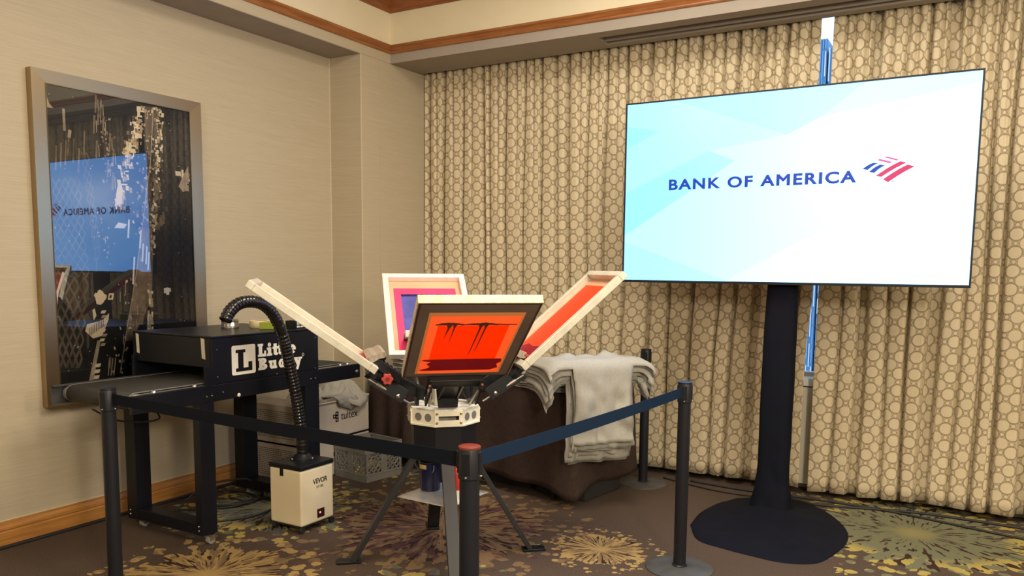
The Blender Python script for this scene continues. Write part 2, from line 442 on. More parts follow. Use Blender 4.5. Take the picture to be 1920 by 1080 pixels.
# air diffuser in the soffit
vt = thing('air_diffuser', 'long slot air diffuser recessed in the soffit above the curtains', 'vent', (SX0, SY0, ZS))
MB().box((SX0, SY0, 3.262), (SX1, SY1, 3.269)).obj('backing', mat('duct_grey', (.20, .18, .16), .7), vt)
MB().box((SX0, SY1 - .075, ZS + .002), (SX1, SY1 - .070, 3.262)).obj('blade', mat('blade_grey', (.30, .26, .22), .6), vt)
MB().box((SX0 + .02, SY0 + .03, ZS + .045), (SX1, SY0 + .07, ZS + .075)).obj('blade', M_blackmat, vt)

# ------------------------------------------------------------------ curtains
def curtain_mat():
    t = NT('circle_jacquard'); uv = t.coord('UV'); v = t.scale(uv, (1 / .111, 1 / .111, 1))
    def lat(ox, oy):
        a = t.vmath('ADD', v, (ox, oy, 0)); fr_ = t.vmath('FRACTION', a); d = t.vmath('SUBTRACT', fr_, (.5, .5, .5))
        m = t.node('ShaderNodeSeparateXYZ'); t.l.new(d, m.inputs[0]); c = t.node('ShaderNodeCombineXYZ')
        t.l.new(m.outputs[0], c.inputs[0]); t.l.new(m.outputs[1], c.inputs[1])
        return t.vmath('LENGTH', c.outputs[0], out=1)
    dA = lat(.5, .5); dB = lat(0, 0); dS1 = lat(0, .5); dS2 = lat(.5, 0)
    def ring(d, r, w): return t.math('SUBTRACT', 1.0, t.step(t.math('ABSOLUTE', t.math('SUBTRACT', d, r)), w * .45, w))
    dS = t.math('MINIMUM', dS1, dS2)
    line = t.math('MULTIPLY', ring(dA, .355, .046), 0.78)
    line = t.math('MAXIMUM', line, t.math('MULTIPLY', ring(dB, .335, .030), .62))
    line = t.math('MAXIMUM', line, t.math('MULTIPLY', ring(dS, .118, .030), .75))
    line = t.math('MAXIMUM', line, t.math('MULTIPLY', ring(dS, .185, .022), .40))
    disc = t.math('MAXIMUM', t.math('LESS_THAN', dA, .33), t.math('LESS_THAN', dS, .10))
    wv = t.noise(t.scale(uv, (60, 900, 1)), 1.0, 2.0)
    c = t.mix(t.step(wv, .35, .65), (0.57, 0.475, 0.31), (0.645, 0.54, 0.365))
    c = t.mix(t.math('MULTIPLY', disc, .25), c, (0.70, 0.59, 0.40))
    c = t.mix(line, c, (0.225, 0.165, 0.09))
    t.base(c); t.b.inputs['Roughness'].default_value = .52; t.b.inputs['Specular IOR Level'].default_value = .45
    if 'Sheen Weight' in t.b.inputs: t.b.inputs['Sheen Weight'].default_value = .15
    h = t.math('SUBTRACT', t.math('MULTIPLY', disc, .5), line)
    t.bump(h, .55, .006)
    return t.mat
M_curtain = curtain_mat()
def curtain(name, label, x0f, x1f, valleys, topv, ybase, z1, z0):
    """pleated panel; valleys: (x, half-width, depth); topv: extra pinch pleats that fade out downward"""
    xs0, xs1 = x0f(1.5), x1f(1.5); n = int((xs1 - xs0) / .0065); rows = 40
    P = []; UV = []
    allx = sorted(v[0] for v in valleys)
    for i in range(rows + 1):
        tz = i / rows; z = z1 + (z0 - z1) * tz
        a, b_ = x0f(z), x1f(z); row = []; u = 0; last = None; uvr = []
        for j in range(n + 1):
            s = j / n; xr = xs0 + (xs1 - xs0) * s
            x = a + (b_ - a) * s
            y = ybase
            amp = .75 + .35 * tz
            lo = max([q for q in allx if q <= xr], default=xs0 - .1); hi = min([q for q in allx if q > xr], default=xs1 + .1)
            w = hi - lo; ph = (xr - lo) / w
            y -= min(.030, w * .105) * math.sin(PI * ph) ** .6 * amp
            for (vx, vw, vd) in valleys:
                wob = vx + .012 * math.sin(z * 1.7 + vx * 9)
                q = (xr - wob) / vw
                if abs(q) < 3: y += vd * 1.35 * math.exp(-q ** 4) * amp
            ft = max(0, 1 - tz * 2.4)
            if ft > 0:
                for (vx, vw, vd) in topv:
                    q = (xr - vx - .02 * tz) / vw
                    if abs(q) < 3: y += vd * ft * math.exp(-q * q)
            y = min(y, 5.812)
            y += .008 * nz(xr * 5, z * .8, 3.3) + .004 * nz(xr * 17, z * 1.3, 1.0)
            fb = max(0, (tz - .9) * 10)
            zz = z + fb * (.018 * nz(xr * 2.3, 7.7) + .010 * nz(xr * 9, 2.0))
            p = (x, y, zz)
            if last is not None: u += math.hypot(p[0] - last[0], p[1] - last[1])
            last = p; row.append(p); uvr.append((u, z))
        P.append(row); UV.append(uvr)
    # keep the weave upright: use the mid row's arc length for every row, plus a slight drift
    mid = UV[rows // 2]
    m = MB(); m.grid(P); m.uv = [(mid[j][0] * .55 + UV[i][j][0] * .45, UV[i][j][1]) for i in range(rows + 1) for j in range(n + 1)]
    o = m.obj(name, M_curtain, smooth=180, solid=.003)
    tag(o, label, 'curtain', 'patterned curtains along the window wall')
    return o
rnd = random.Random(4)
Lv = [(-4.165, .018, .05), (-4.02, .020, .06), (-3.83, .012, .07), (-3.62, .016, .055), (-3.555, .012, .05), (-3.40, .014, .075), (-3.235, .012, .05), (-3.08, .014, .07), (-2.94, .018, .045),
      (-2.83, .020, .06), (-2.66, .012, .05), (-2.52, .012, .06), (-2.35, .014, .06), (-2.15, .020, .06), (-1.985, .012, .075), (-1.80, .016, .055), (-1.62, .012, .04), (-1.51, .016, .085), (-1.36, .030, .085), (-1.20, .016, .06), (-1.06, .010, .03)]
Lt = [(-4.1, .012, .04), (-3.93, .012, .04), (-3.74, .012, .045), (-3.48, .01, .04), (-3.31, .012, .04), (-3.15, .01, .04), (-2.74, .012, .045), (-2.59, .01, .04), (-2.43, .012, .04), (-2.25, .012, .05), (-2.06, .012, .04), (-1.89, .01, .045), (-1.70, .012, .045), (-1.44, .01, .04), (-1.28, .01, .045), (-1.13, .01, .04)]
Rv = [(-.80, .012, .03), (-.665, .030, .09), (-.50, .012, .03), (-.375, .012, .06), (-.235, .036, .10), (-.09, .012, .03), (.02, .014, .05), (.12, .012, .06), (.30, .03, .09), (.48, .014, .05), (.66, .02, .07), (.86, .014, .06), (1.05, .02, .08), (1.25, .014, .06), (1.45, .02, .07)]
Rt = [(-.86, .01, .04), (-.73, .012, .05), (-.58, .01, .04), (-.44, .012, .04), (-.30, .01, .04), (-.16, .012, .05), (-.03, .01, .04), (.07, .01, .04), (.21, .012, .045), (.40, .01, .04)]
curtain('curtain', 'beige circle-patterned curtain panel left of the window gap, behind the table', lambda z: -4.215, lambda z: -1.0 - .012 * (1 - z / 3) + .03 * math.exp(-((z - 1.45) / .35) ** 2), Lv, Lt, 5.745, 3.225, .055)
curtain('curtain', 'beige circle-patterned curtain panel right of the window gap, at photo right', lambda z: -.921 - .028 * (1 - z / 3.1), lambda z: 1.6, Rv, Rt, 5.738, 3.225, .045)
tr_ = thing('curtain_track', 'dark curtain track under the soffit holding both curtain panels', 'curtain track', (-4.2, 5.74, 3.225))
MB().box((-4.21, 5.70, 3.232), (3.8, 5.78, 3.26)).obj('rail', M_blackmat, tr_)

# ------------------------------------------------------------------ text helper
def text(name, s, m, parent, origin, u, v, height, width=None, bold=0.0, depth=.0006, spacing=1.0, label=None):
    """flat lettering: baseline starts at origin, runs along u, up along v; height = cap height"""
    cu = bpy.data.curves.new(name, 'FONT'); cu.body = s; cu.size = 1; cu.bevel_depth = bold; cu.bevel_resolution = 0; cu.space_character = spacing; cu.extrude = .002; cu.resolution_u = 4
    tmp = bpy.data.objects.new(name, cu); COL.objects.link(tmp)
    dg = bpy.context.evaluated_depsgraph_get(); me = bpy.data.meshes.new_from_object(tmp.evaluated_get(dg))
    bpy.data.objects.remove(tmp); bpy.data.curves.remove(cu)
    co = np.array([q.co[:] for q in me.vertices]); co[:, 2] *= .002 / max(1e-6, np.abs(co[:, 2]).max()); x0 = co[:, 0].min(); x1 = co[:, 0].max()
    caps = .729 if True else 1; sy = height / caps; sx = sy if width is None else width / (x1 - x0)
    o3 = np.array(origin) - np.array(root_loc(parent)); U = np.array(u, float); V = np.array(v, float); N = np.cross(U, V)
    new = o3 + np.outer((co[:, 0] - x0) * sx, U) + np.outer(co[:, 1] * sy, V) + np.outer((co[:, 2] + .002) / .004 * depth, N)
    me.vertices.foreach_set('co', new.astype(np.float32).ravel()); me.materials.clear(); me.materials.append(m); me.update()
    ob = bpy.data.objects.new(name, me); COL.objects.link(ob); ob.parent = parent
    if label: ob['label'] = label
    return ob

# ------------------------------------------------------------------ television on its draped stand
TX0, TX1, TZ0, TZ1, TY = -2.057, -.0435, 1.461, 2.613, 5.0
tv = thing('television', 'large flat television showing BANK OF AMERICA on a pale blue screen', 'television', ((TX0 + TX1) / 2, TY, TZ0))
MB().box((TX0, TY, TZ0), (TX1, TY + .055, TZ1)).obj('casing', M_black, tv, bevel=.004)
bz = MB(); bw = .010
bz.box((TX0, TY - .006, TZ0), (TX1, TY, TZ0 + .016)); bz.box((TX0, TY - .006, TZ1 - bw), (TX1, TY, TZ1))
bz.box((TX0, TY - .006, TZ0 + .016), (TX0 + bw, TY, TZ1 - bw)); bz.box((TX1 - bw, TY - .006, TZ0 + .016), (TX1, TY, TZ1 - bw))
bz.obj('bezel', M_black, tv)
GX0, GX1, GZ0, GZ1 = TX0 + bw, TX1 - bw, TZ0 + .016, TZ1 - bw
def screen_mat(name, lo, hi, u0=0.0, u1=1.0):
    t = NT(name); t.base((0, 0, 0)); g = t.node('ShaderNodeSeparateXYZ'); t.l.new(t.coord('Object'), g.inputs[0])
    u = t.math('DIVIDE', t.math('ADD', g.outputs[0], (GX1 - GX0) / 2), GX1 - GX0)
    t.l.new(t.mix(t.step(u, u0, u1), lo, hi), t.b.inputs['Emission Color']); t.b.inputs['Emission Strength'].default_value = 1.0
    t.b.inputs['Roughness'].default_value = .25
    return t.mat
S0 = screen_mat('screen_blue', (.52, 1.7, 4.2), (.84, 2.2, 4.8), 0, .8)
S1 = screen_mat('screen_white', (.62, 1.85, 4.3), (.94, 2.3, 4.8), .0, .7)
S2 = screen_mat('screen_cyan', (.41, 1.55, 4.2), (.70, 2.0, 4.6), .0, .7)
S3 = screen_mat('screen_bright', (.86, 2.2, 4.7), (1.1, 2.5, 5.0), .2, .8)
sc = MB()
def sp(u, v, k=0): return (GX0 + u * (GX1 - GX0), TY - .0005 - .0003 * k, GZ0 + v * (GZ1 - GZ0))
def spoly(pts, k, m): sc.poly([sp(u, v, k) for u, v in pts], m)
spoly([(0, 0), (1, 0), (1, 1), (0, 1)], 0, 0)
spoly([(0, .257), (.355, .652), (.273, .713), (.506, .770), (.602, .850), (1, .95), (1, .655), (.345, 0), (0, 0)], 1, 1)
spoly([(.16, 1), (.506, .770), (.602, .850), (.715, 1)], 2, 2)
spoly([(0, .879), (.1085, .840), (0, .75)], 2, 2)
spoly([(0, .257), (.355, .652), (.273, .713), (.0, .50)], 2, 2)
spoly([(0, 0), (.345, 0), (.0, .22)], 2, 0)
spoly([(.337, 0), (1, 0), (1, .655)], 3, 3)
spoly([(.708, 1), (.7645, .964), (1, .989), (1, 1)], 3, 0)
scr = sc.obj('screen', [S0, S1, S2, S3], tv, label='lit screen with a pale blue geometric background')
M_navy = emit('logo_navy', (.0, .045, .48)); M_logored = emit('logo_red', (.78, .035, .15)); M_logopink = emit('logo_pink', (.85, .13, .38))
text('lettering', 'BANK OF AMERICA', M_navy, scr, sp(.147, .5105, 6), (1, 0, 0), (0, 0, 1), .0655, width=.556 * (GX1 - GX0), bold=.036, depth=.0008, spacing=1.18)
def stripe(name, pts, m):
    q = MB(); n = 5
    # pts: four corners (u,v) from lower-left; edges bow gently like a waving flag
    A, B, Cc, D = [np.array(p) for p in pts]; rows = []
    A, B = A - (B - A) * .14, B + (B - A) * .14; D, Cc = D - (Cc - D) * .14, Cc + (Cc - D) * .14
    for e0, e1 in ((A, D), (B, Cc)):
        r = []
        for k in range(n + 1):
            s_ = k / n; p = e0 * (1 - s_) + e1 * s_ + np.array((0, .004)) * math.sin(PI * s_)
            r.append(sp(p[0], p[1], 6))
        rows.append(r)
    q.grid(rows[::-1]); return q.obj(name, m, scr)
for pts_, m_ in (([(.7194, .572), (.7305, .568), (.7577, .5986), (.7472, .6011)], M_navy), ([(.7368, .5564), (.7478, .5517), (.7746, .5859), (.7649, .5905)], M_navy),
                 ([(.7549, .5356), (.7666, .5302), (.8293, .5951), (.816, .6015)], M_logored), ([(.7736, .5157), (.7847, .5038), (.8497, .5751), (.8353, .5837)], M_logored),
                 ([(.7597, .6101), (.7851, .5959), (.7941, .6008), (.768, .6151)], M_logopink), ([(.7774, .6222), (.8026, .6072), (.8108, .6107), (.785, .625)], M_logopink)):
    stripe('emblem_stripe', pts_, m_)
MB().cyl(sp(.798, .5057, 3), sp(.798, .5057, 6), .005, n=10).obj('registered_mark', mat('mark_grey', (.3, .3, .35), .5), scr)

st = thing('television_stand', 'television stand post and base wrapped in black stretch fabric', 'stand', (-1.05, 5.13, 0))
m = MB(); rows = []
for i in range(41):
    z = 1.62 * (1 - i / 40) + .055; w = .090 + .008 * math.sin(z * 2.1) + (.05 * max(0, (.30 - z) / .30) ** 1.5); d = .06 + (.05 * max(0, (.30 - z) / .30) ** 1.5)
    row = []
    for k in range(36):
        q = 2 * PI * k / 36; cx, sy_ = math.cos(q), math.sin(q)
        rr = (abs(cx) ** 3 + abs(sy_) ** 3) ** (-1 / 3)
        wr = .012 * nz(z * 16 + cx * 2.2, sy_ * 2.5, 4.0) * max(.12, min(1, (.5 - z) / .4)) + .004 * nz(q * 2, z * 3)
        row.append((-1.05 + (w * rr + wr) * cx - .012 * (1.5 - z) * .8, 5.13 + (d * rr + wr) * sy_, z))
    rows.append(row)
m.grid(rows[::-1], closed=True); m.obj('column_drape', M_drape, st, smooth=180)
m = MB(); rim = [(-1.44, 4.66), (-1.46, 4.92), (-1.43, 5.14), (-1.34, 5.36), (-1.20, 5.5), (-1.0, 5.56), (-.80, 5.42), (-.66, 5.2), (-.585, 4.98), (-.575, 4.75), (-.63, 4.46), (-.70, 4.35), (-.83, 4.30), (-.98, 4.315), (-1.15, 4.35), (-1.32, 4.42)]
rr_ = bez([(x, y, 0) for x, y in rim + rim[:1]], 5)[:-1]; rows = []
cen = Vector((-1.05, 5.0, 0))
for i in range(15):
    s_ = i / 14; row = []
    for k, p in enumerate(rr_):
        q = cen.lerp(p, s_)
        z = .018 + .016 * (1 - s_) if s_ < .93 else .018 - .018 * (s_ - .93) / .07
        dd = math.hypot(q.x + 1.06, q.y - 5.12); z += .05 * math.exp(-(dd / .17) ** 2)
        z += (.010 * nz(q.x * 9, q.y * 9, 1) + .014 * abs(nz(q.x * 5 + 3, q.y * 11, 2)) * math.exp(-(dd / .3) ** 2)) * (1 if s_ < .95 else .1)
        row.append((q.x, q.y, max(z, .001)))
    rows.append(row)
m.grid(rows, closed=True); m.obj('base_drape', M_drape, st, smooth=180)

# ------------------------------------------------------------------ framed picture
pic = thing('framed_picture', 'tall bronze-framed photograph of a city at night hung on left wall', 'picture', (XL, 3.1, 1.67))
PY0, PY1, PZ0, PZ1 = 2.550, 3.648, .742, 2.606; FWD = .085; XF = XL + .050; XO = XL + .047
t = NT('brushed_bronze'); v = t.coord('Object'); nn = t.noise(t.scale(v, (40, 300, 300)), 1.0, 3.0)
t.base(t.mix(nn, (.31, .225, .12), (.44, .335, .195))); t.b.inputs['Metallic'].default_value = .9; t.b.inputs['Roughness'].default_value = .33
M_bronze = t.mat
def frame_bar(a, b_, ia, ib):
    # a,b outer corners, ia, ib inner corners (y,z), flat bevelled face
    q = MB(); O = [(XL + .001, *a), (XL + .001, *b_)]; R = [(XF, *a), (XF, *b_)]; I = [(XF - .006, *ia), (XF - .006, *ib)]; J = [(XO - .012, *ia), (XO - .012, *ib)]
    q.grid([O, R, I, J]); q.obj('frame_bar', M_bronze, pic)
o_ = [(PY0, PZ0), (PY1, PZ0), (PY1, PZ1), (PY0, PZ1)]; i_ = [(PY0 + FWD, PZ0 + FWD * .75), (PY1 - FWD, PZ0 + FWD * .75), (PY1 - FWD, PZ1 - FWD * .85), (PY0 + FWD, PZ1 - FWD * .85)]
for k in range(4): frame_bar(o_[k], o_[(k + 1) % 4], i_[k], i_[(k + 1) % 4])
IY0, IY1, IZ0, IZ1 = PY0 + FWD, PY1 - FWD, i_[0][1], i_[2][1]
MB().box((XL + .001, IY0 - .01, IZ0 - .01), (XO - .014, IY1 + .01, IZ1 + .01)).obj('backing', mat('photo_black', (.012, .012, .012), .5, var=.3, vscale=5), pic)
# the photograph printed on the backing: night streets seen from above
def pp(u, v, k=0): return (XO - .0135 + .0007 * k + (len(art.f) % 60) * 1e-5, 2.622 + .940 * u, .802 + 1.735 * v)
art = MB()
def apoly(pts, m, k=1): art.poly([pp(min(max(u, .004), .996), min(max(v, -.005), .995), k) for u, v in pts], m)
def aq(u, v, w, h, m, sk=0.0, k=1): apoly([(u - w / 2, v - h / 2), (u + w / 2, v - h / 2), (u + w / 2 + sk, v + h / 2), (u - w / 2 + sk, v + h / 2)], m, k)
ra = random.Random(11)
def along(path, n, spread, size, mats, k=2):
    L = len(path) - 1
    for _ in range(n):
        s_ = ra.random() * L; i = int(s_); f_ = s_ - i
        u = path[i][0] * (1 - f_) + path[i + 1][0] * f_ + ra.gauss(0, spread); v = path[i][1] * (1 - f_) + path[i + 1][1] * f_
        if 0.01 < u < .99 and 0 < v < .99: aq(u, v, size * ra.uniform(.4, 1.3), size * ra.uniform(.3, 1.0), ra.choice(mats), ra.uniform(-.006, .006), k)
def stroke(p, q, w, m, k=1):
    d = np.array(q) - np.array(p); n_ = np.array((-d[1] * 1.85, d[0] / 1.85)); n_ = n_ / (np.hypot(*n_) + 1e-9) * w / 2
    apoly([tuple(np.array(p) - n_), tuple(np.array(q) - n_), tuple(np.array(q) + n_), tuple(np.array(p) + n_)], m, k)
def pline(path, w, m, k=1):
    for a, b_ in zip(path, path[1:]): stroke(a, b_, w, m, k)
A_ = [(.646, .985), (.603, .922), (.568, .864), (.538, .82), (.502, .754), (.455, .624)]
B_ = [(.766, .996), (.765, .879), (.743, .806), (.704, .614), (.68, .461)]
C_ = [(.726, .992), (.691, .803), (.563, .422), (.453, .16), (.41, .049)]
# broad street glow
apoly([(.66, .99), (.76, .99), (.745, .80), (.70, .56), (.62, .56), (.66, .80)], 2, 1)
apoly([(.60, .56), (.70, .56), (.66, .30), (.50, .16), (.46, .16), (.55, .40)], 4, 1)
pline(C_, .006, 3, 3)
along(A_, 120, .022, .022, [0, 0, 1, 3, 4]); along(B_, 110, .014, .016, [0, 1, 3, 0]); along(C_, 60, .03, .011, [0, 3]); along([(.70, .97), (.66, .80), (.60, .60)], 60, .04, .014, [1, 3, 4])
for i in range(16):   # zig-zag cornice lights of the avenue
    s_ = i / 16; u = .645 - .19 * s_; v = .985 - .35 * s_ ** 1.1
    aq(u, v, .034 + .012 * math.sin(i * 2.1), .005, 0 if i % 3 else 1, .004, 3); aq(u - .014, v - .008, .006, .014, 0, -.004, 3)
# lattice tower at left, second tower
def lattice(q, nu, nv, m, w, k=1, skip=0):
    a, b_, c, d = [np.array(p) for p in q]   # tl, tr, br, bl
    f_ = lambda s, t_: tuple((a * (1 - s) + b_ * s) * (1 - t_) + (d * (1 - s) + c * s) * t_)
    for i in range(nu):
        for j in range(nv):
            if ra.random() < skip: continue
            if (i + j) % 2 == 0: stroke(f_(i / nu, j / nv), f_((i + 1) / nu, (j + 1) / nv), w, m, k)
            else: stroke(f_((i + 1) / nu, j / nv), f_(i / nu, (j + 1) / nv), w, m, k)
lattice([(.03, .70), (.197, .719), (.235, .386), (.01, .386)], 9, 16, 2, .007)
lattice([(.01, .386), (.229, .386), (.150, .083), (.02, .09)], 7, 10, 2, .013)
lattice([(.215, .80), (.262, .80), (.314, .476), (.275, .403)], 3, 20, 2, .006)
for u, v in ((.05, .78), (.08, .79), (.11, .80), (.13, .83), (.16, .81), (.19, .78), (.23, .84)):
    stroke((u, v - .05), (u + .012, v + .03), .010, 4, 2)
stroke((.116, .86), (.116, .93), .016, 3, 2); stroke((.142, .84), (.15, .865), .02, 3, 2)
for u, v in ((.317, .97), (.33, .93), (.349, .957), (.30, .90), (.36, .90), (.40, .85), (.42, .80), (.38, .76), (.41, .72), (.31, .82)):
    stroke((u, v - .035), (u + .01, v + .025), .012, 4, 2); stroke((u + .02, v - .03), (u + .02, v + .01), .005, 3, 2)
along([(.38, .93), (.40, .70)], 40, .03, .012, [4, 4, 3]); along([(.30, .62), (.36, .45)], 25, .03, .010, [4, 3])
apoly([(.0, .985), (.03, .94), (.055, .925), (.02, .925), (.0, .90)], 3, 2)
apoly([(.0, .30), (.018, .34), (.06, .405), (.075, .40), (.03, .335), (.012, .27)], 5, 4)
blob = [(.293 + .040 * (1 + .25 * ra.uniform(-1, 1)) * math.cos(q), .316 + .024 * (1 + .25 * ra.uniform(-1, 1)) * math.sin(q)) for q in [i * PI / 10 for i in range(20)]]
apoly(blob, 0, 4); aq(.362, .319, .035, .022, 0, .01, 4); aq(.362, .319, .014, .010, 6, .006, 5)
apoly([(.24, .275), (.255, .28), (.265, .255), (.245, .24)], 0, 3)
apoly([(.186, .205), (.20, .228), (.30, .238), (.35, .262), (.345, .24), (.296, .185), (.236, .178)], 0, 3)
for i in range(9): aq(.21 + i * .012, .20 + .004 * i, .004, .03, 6, .004, 5)
for i in range(8): aq(.30 + .012 * ra.uniform(-1, 1), .155 + .016 * i, .030, .010, 0 if i % 2 else 3, .01, 4)
apoly([(.262, .17), (.285, .17), (.215, .012), (.185, .012)], 3, 3)
for i in range(4): aq(.255 - .006 * i, .085 - .02 * i, .035, .012, 0, .008, 5)
apoly([(.12, .02), (.18, .03), (.21, .02), (.19, .0), (.15, .006)], 0, 4)
for u in (.325, .345, .365): stroke((u, .045), (u + .018, .105), .006, 3, 3)
stroke((.335, .07), (.345, .11), .018, 4, 2)
along([(.652, .335), (.645, .255), (.636, .19)], 26, .010, .026, [0, 1, 3]); stroke((.575, .215), (.60, .30), .026, 4, 2)
for u, v in ((.43, .30), (.47, .33), (.52, .30), (.50, .24), (.47, .20), (.44, .15), (.48, .12), (.55, .25), (.54, .20)): stroke((u, v), (u + .004, v + .035), .005, 3, 3)
for u, v in ((.504, .552), (.532, .422), (.526, .39), (.60, .47), (.586, .517), (.626, .46), (.64, .44)): stroke((u, v - .03), (u + .012, v + .035), .012, 5, 4)
apoly([(.42, .63), (.47, .64), (.48, .69), (.46, .72), (.44, .69)], 0, 4); apoly([(.41, .555), (.48, .555), (.50, .57), (.44, .575)], 5, 4)
along([(.70, .75), (.76, .62), (.74, .55)], 24, .025, .03, [4, 4, 2]); along([(.88, .77), (.97, .76), (.95, .70)], 14, .02, .034, [0, 3, 5, 4])
apoly([(.90, .72), (.96, .78), (.985, .80), (.985, .74), (.93, .705)], 3, 2)
along([(.785, .345), (.79, .315)], 6, .01, .022, [0, 5])
for _ in range(60): aq(ra.uniform(.03, .97), ra.uniform(.02, .98), .005, .003, ra.choice([5, 0, 3]), 0, 3)
for _ in range(30): aq(ra.uniform(.68, .98), ra.uniform(.1, .98), .02, .10, 7, 0, 1)
AM = [mat('print_cream', (.86, .73, .52), .6), mat('print_gold', (.50, .36, .20), .6), mat('print_umber', (.115, .085, .062), .6, var=.4, vscale=12), mat('print_tan', (.46, .37, .26), .6, var=.2, vscale=20),
      mat('print_brown', (.20, .145, .095), .6, var=.4, vscale=14), mat('print_white', (.86, .85, .83), .6), mat('print_shadow', (.03, .024, .02), .6), mat('print_coal', (.022, .021, .020), .6)]
art.obj('photo_print', AM, pic, label='night photograph of lit streets between towers')
t = NT('picture_glass'); tr = t.node('ShaderNodeBsdfTransparent'); gl = t.node('ShaderNodeBsdfGlossy'); gl.inputs['Roughness'].default_value = .012
fres = t.node('ShaderNodeFresnel'); fres.inputs[0].default_value = 1.92
mx = t.node('ShaderNodeMixShader'); t.l.new(fres.outputs[0], mx.inputs[0]); t.l.new(tr.outputs[0], mx.inputs[1]); t.l.new(gl.outputs[0], mx.inputs[2]); t.l.new(mx.outputs[0], t.out.inputs[0])
MB().add([(XO + .003, IY0 - .005, IZ0 - .005), (XO + .003, IY1 + .005, IZ0 - .005), (XO + .003, IY1 + .005, IZ1 + .005), (XO + .003, IY0 - .005, IZ1 + .005)], [(0, 1, 2, 3)]).obj('glass', t.mat, pic)

# ------------------------------------------------------------------ conveyor dryer
dr = thing('conveyor_dryer', 'black conveyor dryer on legs lettered Little Buddy, by the left wall', 'conveyor dryer', (-3.92, 3.3, 0))
XN, XFa = -3.61, -4.27      # near and far sides
ZT, ZRB, ZRT = 1.160, .800, .893
ch = MB(); Y0, Y1 = 2.955, 3.772
ch.box((XFa - .03, Y0, ZT - .012), (XN + .004, Y1, ZT))                      # lid
ch.box((XN - .02, Y0, ZRT + .001), (XN, Y1, ZT - .012)); ch.box((XFa - .03, Y0, ZRT + .001), (XFa - .01, Y1, ZT - .012))
ch.box((XFa - .01, Y0, .985), (XN - .02, Y0 + .014, ZT - .012)); ch.box((XFa - .01, Y1 - .014, .985), (XN - .02, Y1, ZT - .012))
ch.obj('heating_chamber', M_dryer, dr, bevel=.004)
MB().box((XFa - .01, Y0 + .04, .98), (XN - .02, Y1 - .04, .985)).obj('heater_panel', M_blackmat, dr)
hd = MB(); hd.box((XN - .02, Y0 - .045, ZRT - .01), (XN + .002, Y0 + .002, 1.0)); hd.obj('entry_shield', M_dryer, dr, bevel=.002)
hd = MB(); hd.box((XFa - .02, Y0 - .02, ZRT), (XFa + .0, Y0 + .0, 1.02)); hd.obj('entry_shield', M_dryer, dr, bevel=.002)
def rail(x0, x1):
    q = MB(); q.box((x0, 2.462, ZRB), (x1, 4.168, ZRT)); return q.obj('side_rail', M_dryer, dr, bevel=.003)
rail(XN - .022, XN)
# far rail is a channel, open at its left end
q = MB(); q.box((XFa, 2.44, ZRB), (XFa + .006, 4.168, ZRT + .008)); q.box((XFa, 2.44, ZRT + .002), (XFa + .045, 4.168, ZRT + .008)); q.box((XFa, 2.44, ZRB), (XFa + .045, 4.168, ZRB + .006))
q.obj('side_rail', mat('rail_grey', (.05, .05, .05), .4), dr)
# belt loop
m = MB(); prof = []
yb0, yb1, zr, rr2 = 2.535, 4.13, .852, .045
for k in range(13): a = PI / 2 + PI * k / 12; prof.append((yb0 + rr2 * math.cos(a), zr + rr2 * math.sin(a)))
for k in range(13): a = -PI / 2 + PI * k / 12; prof.append((yb1 + rr2 * math.cos(a), zr + rr2 * math.sin(a)))
prof.append(prof[0]); m.grid([[(XN - .075, y, z) for y, z in prof], [(XFa + .055, y, z) for y, z in prof]])
m.obj('belt', M_beltm, dr, smooth=60, solid=.003)
ed = MB()
for x in (XN - .075, XFa + .055): ed.tube([(x, y, z) for y, z in prof], .0035, 6)
ed.obj('belt_edge', mat('belt_edge_grey', (.17, .16, .14), .5), dr, smooth=180)
for yy in (yb0, yb1): MB().cyl((XN - .03, yy, zr), (XFa + .02, yy, zr), .041, n=24).obj('roller', M_grey, dr, smooth=40)
M_guide = mat('guide_steel', (.35, .34, .31), .4, .7)
for ya, yb in ((2.56, 2.955), (3.772, 4.10)): MB().box((XN - .068, ya, ZRT - .008), (XN - .030, yb, ZRT - .002)).obj('guide_strip', M_guide, dr)
for y, s_ in ((2.62, 1), (2.87, 1), (4.02, 1), (4.09, 1)):
    MB().lathe([(0, .010), (.010, .010), (.014, .004), (.014, 0)], (XN - .045, y, ZRT - .003), 14).obj('guide_bolt', M_steel, dr, smooth=40)
# legs, foot beams and casters
def leg(x0, x1, y0, y1):
    return MB().box((x0, y0, .062), (x1, y1, ZRB + .01)).obj('leg', M_dryer, dr, bevel=.003)
for y0, y1 in ((2.858, 2.958), (3.655, 3.775)):
    leg(XN - .055, XN - .001, y0, y1); leg(XFa, XFa + .09, y0, y1)
    MB().box((XFa + .09, y0 + .005, .062), (XN - .055, y1 - .005, .128)).obj('foot_beam', M_dryer, dr, bevel=.003)
    for x in (XN - .028, XFa + .05):
        yy = (y0 + y1) / 2 + .02
        c = MB(); c.cyl((x - .012, yy, .024), (x + .012, yy, .024), .024, n=20); co = c.obj('caster', mat('caster_grey', (.32, .31, .30), .5), dr, smooth=40)
        g = MB(); g.box((x - .019, yy - .016, .020), (x - .014, yy + .016, .062)); g.box((x + .014, yy - .016, .020), (x + .019, yy + .016, .062)); g.box((x - .019, yy - .020, .054), (x + .019, yy + .020, .062)); g.obj('fork', M_steel, co)
